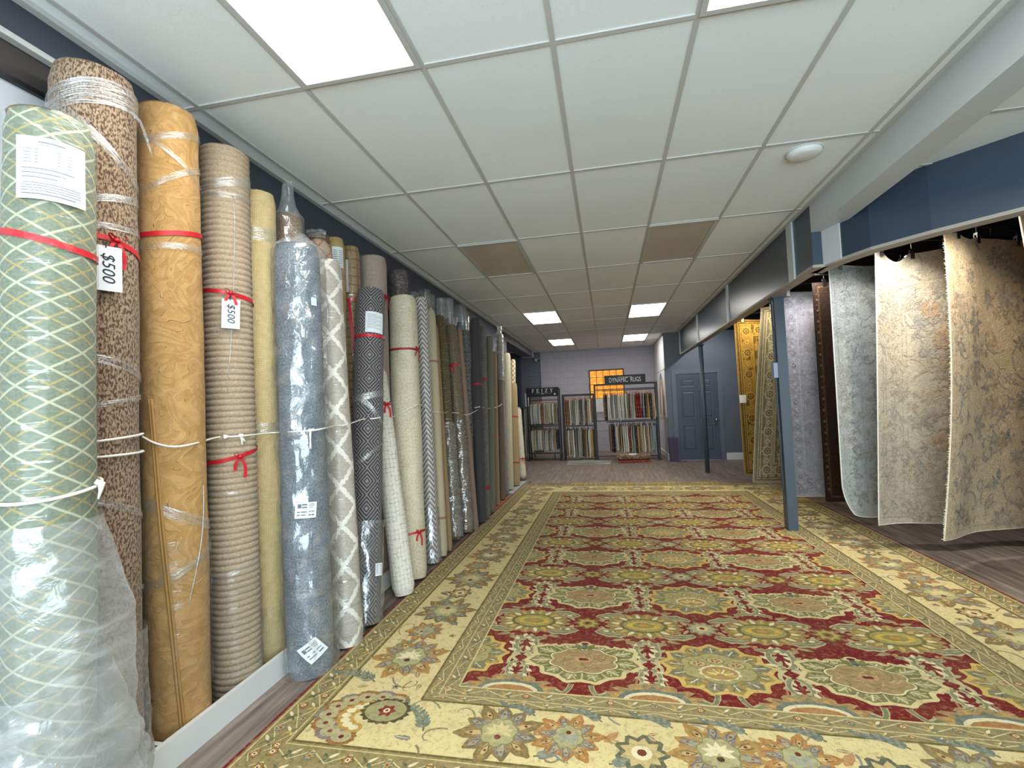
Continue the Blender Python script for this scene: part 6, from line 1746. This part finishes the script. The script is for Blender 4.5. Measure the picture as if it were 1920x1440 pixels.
# ---- rugs lying in front of the racks
def folded(name, label, x0, x1, y0, y1, z0, layers, cols, seed):
    e = empty(name, ((x0+x1)/2, (y0+y1)/2, z0), 0, label, 'rug')
    rnd = random.Random(seed); w, d = (x1-x0)/2, (y1-y0)/2
    for k in range(layers):
        b = MB(); zz = k*0.022
        dx, dy = rnd.uniform(-.02, .02), rnd.uniform(-.02, .02)
        b.grid(lambda u, v: (u+dx, v+dy+0.01*math.sin(u*8), zz+0.02+0.006*math.sin(u*6+v*5+k)), 14, 5, -w, w, -d, d)
        b.grid(lambda u, v: (u+dx, -d+dy+0.01*math.sin(u*8)-0.008*math.sin(PI*v), zz+0.002+v*(0.018+0.006*math.sin(u*6-d*5+k))), 14, 3, -w, w, 0, 1)
        b.grid(lambda u, v: (u+dx, d+dy+0.01*math.sin(u*8), zz+0.002+v*(0.018+0.006*math.sin(u*6+d*5+k))), 14, 1, w, -w, 0, 1)
        for sx in (-w, w): b.grid(lambda u, v: (sx+dx, u+dy+0.01*math.sin(sx*8), zz+0.002+v*(0.018+0.006*math.sin(sx*6+u*5+k))), 5, 1, -d, d, 0, 1)
        b.build('fold', SM[cols[k % len(cols)]], e, True)
    return e
folded('folded_rug', 'pale grey rug folded flat on the floor in front of the middle rack', -0.98, 0.02, 11.45, 11.95, 0.0, 2, ['ivory', 'grey'], 3)
folded('folded_rug', 'rust red rugs folded flat under the small rolled rug', 0.20, 0.92, 11.55, 11.95, 0.0, 2, ['rust', 'red'], 4)
e = empty('small_rug_roll', (0.55, 11.82, 0.045), 0, 'small brown patterned rug roll lying on the folded red rugs', 'rug')
b = MB(); b.grid(lambda a, v: (v, 0.075*math.cos(a)*(1+0.03*math.sin(v*9)), 0.078+0.072*math.sin(a)), 24, 14, -PI, PI, -0.38, 0.38)
for sx in (-0.375, 0.375): b.poly([(sx, 0.072*math.cos(2*PI*k/20), 0.078+0.07*math.sin(2*PI*k/20)) for k in range(20)])
b.build('rolled_pile', g_sample('sample_scroll', '#6A5040', '#8A6E56', '#C9B898', 0.7, 16), e, True)
b = MB(); b.grid(lambda u, a: (u, 0.077*math.cos(a), 0.079+0.074*math.sin(a)), 1, 6, -0.1, 0.07, PI*0.5+0.1, PI*0.5+0.9)
b.build('paper_label', M_paper, e)
# ---- purple bin, rainbow picture, smoke detector, security camera, loose panel by the alcove
e = empty('waste_bin', (1.46, 11.78, 0), 0, 'dark purple square waste bin standing beside the door', 'bin')
b = MB(); z0, z1 = 0.0, 0.55
lo = [(-0.085, -0.10, z0), (0.085, -0.10, z0), (0.085, 0.10, z0), (-0.085, 0.10, z0)]; hi = [(-0.105, -0.13, z1), (0.105, -0.13, z1), (0.105, 0.13, z1), (-0.105, 0.13, z1)]
hi2 = [(-0.095, -0.12, z1), (0.095, -0.12, z1), (0.095, 0.12, z1), (-0.095, 0.12, z1)]; li = [(-0.075, -0.09, 0.02), (0.075, -0.09, 0.02), (0.075, 0.09, 0.02), (-0.075, 0.09, 0.02)]
for A_, B_ in ((lo, hi), (hi, hi2), (hi2, li)):
    for k in range(4): b.quad(A_[k], A_[(k+1) % 4], B_[(k+1) % 4], B_[k])
b.poly(lo[::-1]); b.poly(li)
b.build('tub', paint('purple_plastic', '#4A4154', 0.5, 0.06, 4), e)
r_ = MB(); r_.tube([(x*1.0, y, 0.55) for x, y in ((-0.105, -0.13), (0.105, -0.13), (0.105, 0.13), (-0.105, 0.13))], 0.006, 6, closed=True); r_.build('rim', paint('purple_plastic_rim', '#6A6272', 0.5), e)
e = empty('wall_picture', (1.388, 12.85, 1.58), 0, 'white picture with a tall rainbow arch on the side wall', 'picture')
MB().box(-0.016, 0, -0.85, 0.75, -0.58, 0.58).build('canvas', M_offwhite, e)
A = Art()
RB = ['#6A4C9A', '#3C5EA8', '#3F8A4C', '#C9B83A', '#D8803A', '#C4463A', '#E6DED0']
for k, c in enumerate(RB):
    r0 = 0.44-k*0.05
    A.stroke([(0.0+r0*1.05*math.cos(PI*q/24), -0.52+(r0+0.58)*math.sin(PI*q/24)*1.02) for q in range(25)], 0.055, c, 1+k*0.1)
link('rainbow_print', A.mesh('rainbow_print', g_pile('rainbow_paint', 0.1, 0.05, '#FFFFFF', 0.0), lambda x, y, l: (-0.017-l, x-0.05, y), 0.001), e)
# the wall around it is split by a dark line above the picture
tag(boxobj('trim_14', (1.380, 1.39, 11.985, 13.7, 2.165, 2.18), M_navy), kind='structure')
e = empty('smoke_detector', (1.352, 3.44, H), 0, 'round white smoke detector on the ceiling near the beam', 'detector')
b = MB().tube([(0, 0, 0.002), (0, 0, -0.012), (0, 0, -0.028), (0, 0, -0.036)], [0.105, 0.105, 0.092, 0.07], 36); b.build('dome', M_white, e, True)
MB().tube([(0, 0, 0.003), (0, 0, -0.006)], 0.112, 36).build('base_ring', M_lgrey, e)
e = empty('security_camera', (-1.98, 14.25, 2.855), 0, 'small security camera under the end of the left soffit', 'camera')
MB().tube([(-0.14, 0.02, 0.0), (-0.14, 0.02, -0.05), (-0.06, -0.02, -0.08)], 0.014, 8).build('bracket', M_black, e)
MB().tube([(-0.10, 0.03, -0.075), (0.03, -0.13, -0.11)], 0.04, 14).build('body', M_white, e, True)
MB().tube([(0.03, -0.13, -0.11), (0.042, -0.145, -0.113)], 0.036, 14).build('lens', M_black, e)
# folded samples hung on the side of the first rack, in the alcove opening
for k, (x, c, lab) in enumerate(((-2.13, 'greige', 'greige sample rug hung on the outer side of the serif-sign rack'), (-2.19, 'charcoal', 'charcoal sample rug hung on the outer side of the serif-sign rack'))):
    e = empty('sample_rug', (x, 12.5, 1.35), 0.1, lab, 'rug', 'samples on the rack side')
    sample_mesh(1.2 - 0.5*k, 0.36, 0.035, k).build('folded_rug', SM[c], e, True); link('hanger', hanger_mesh(0.36, M_hangerb), e)

bpy.context.view_layer.update()
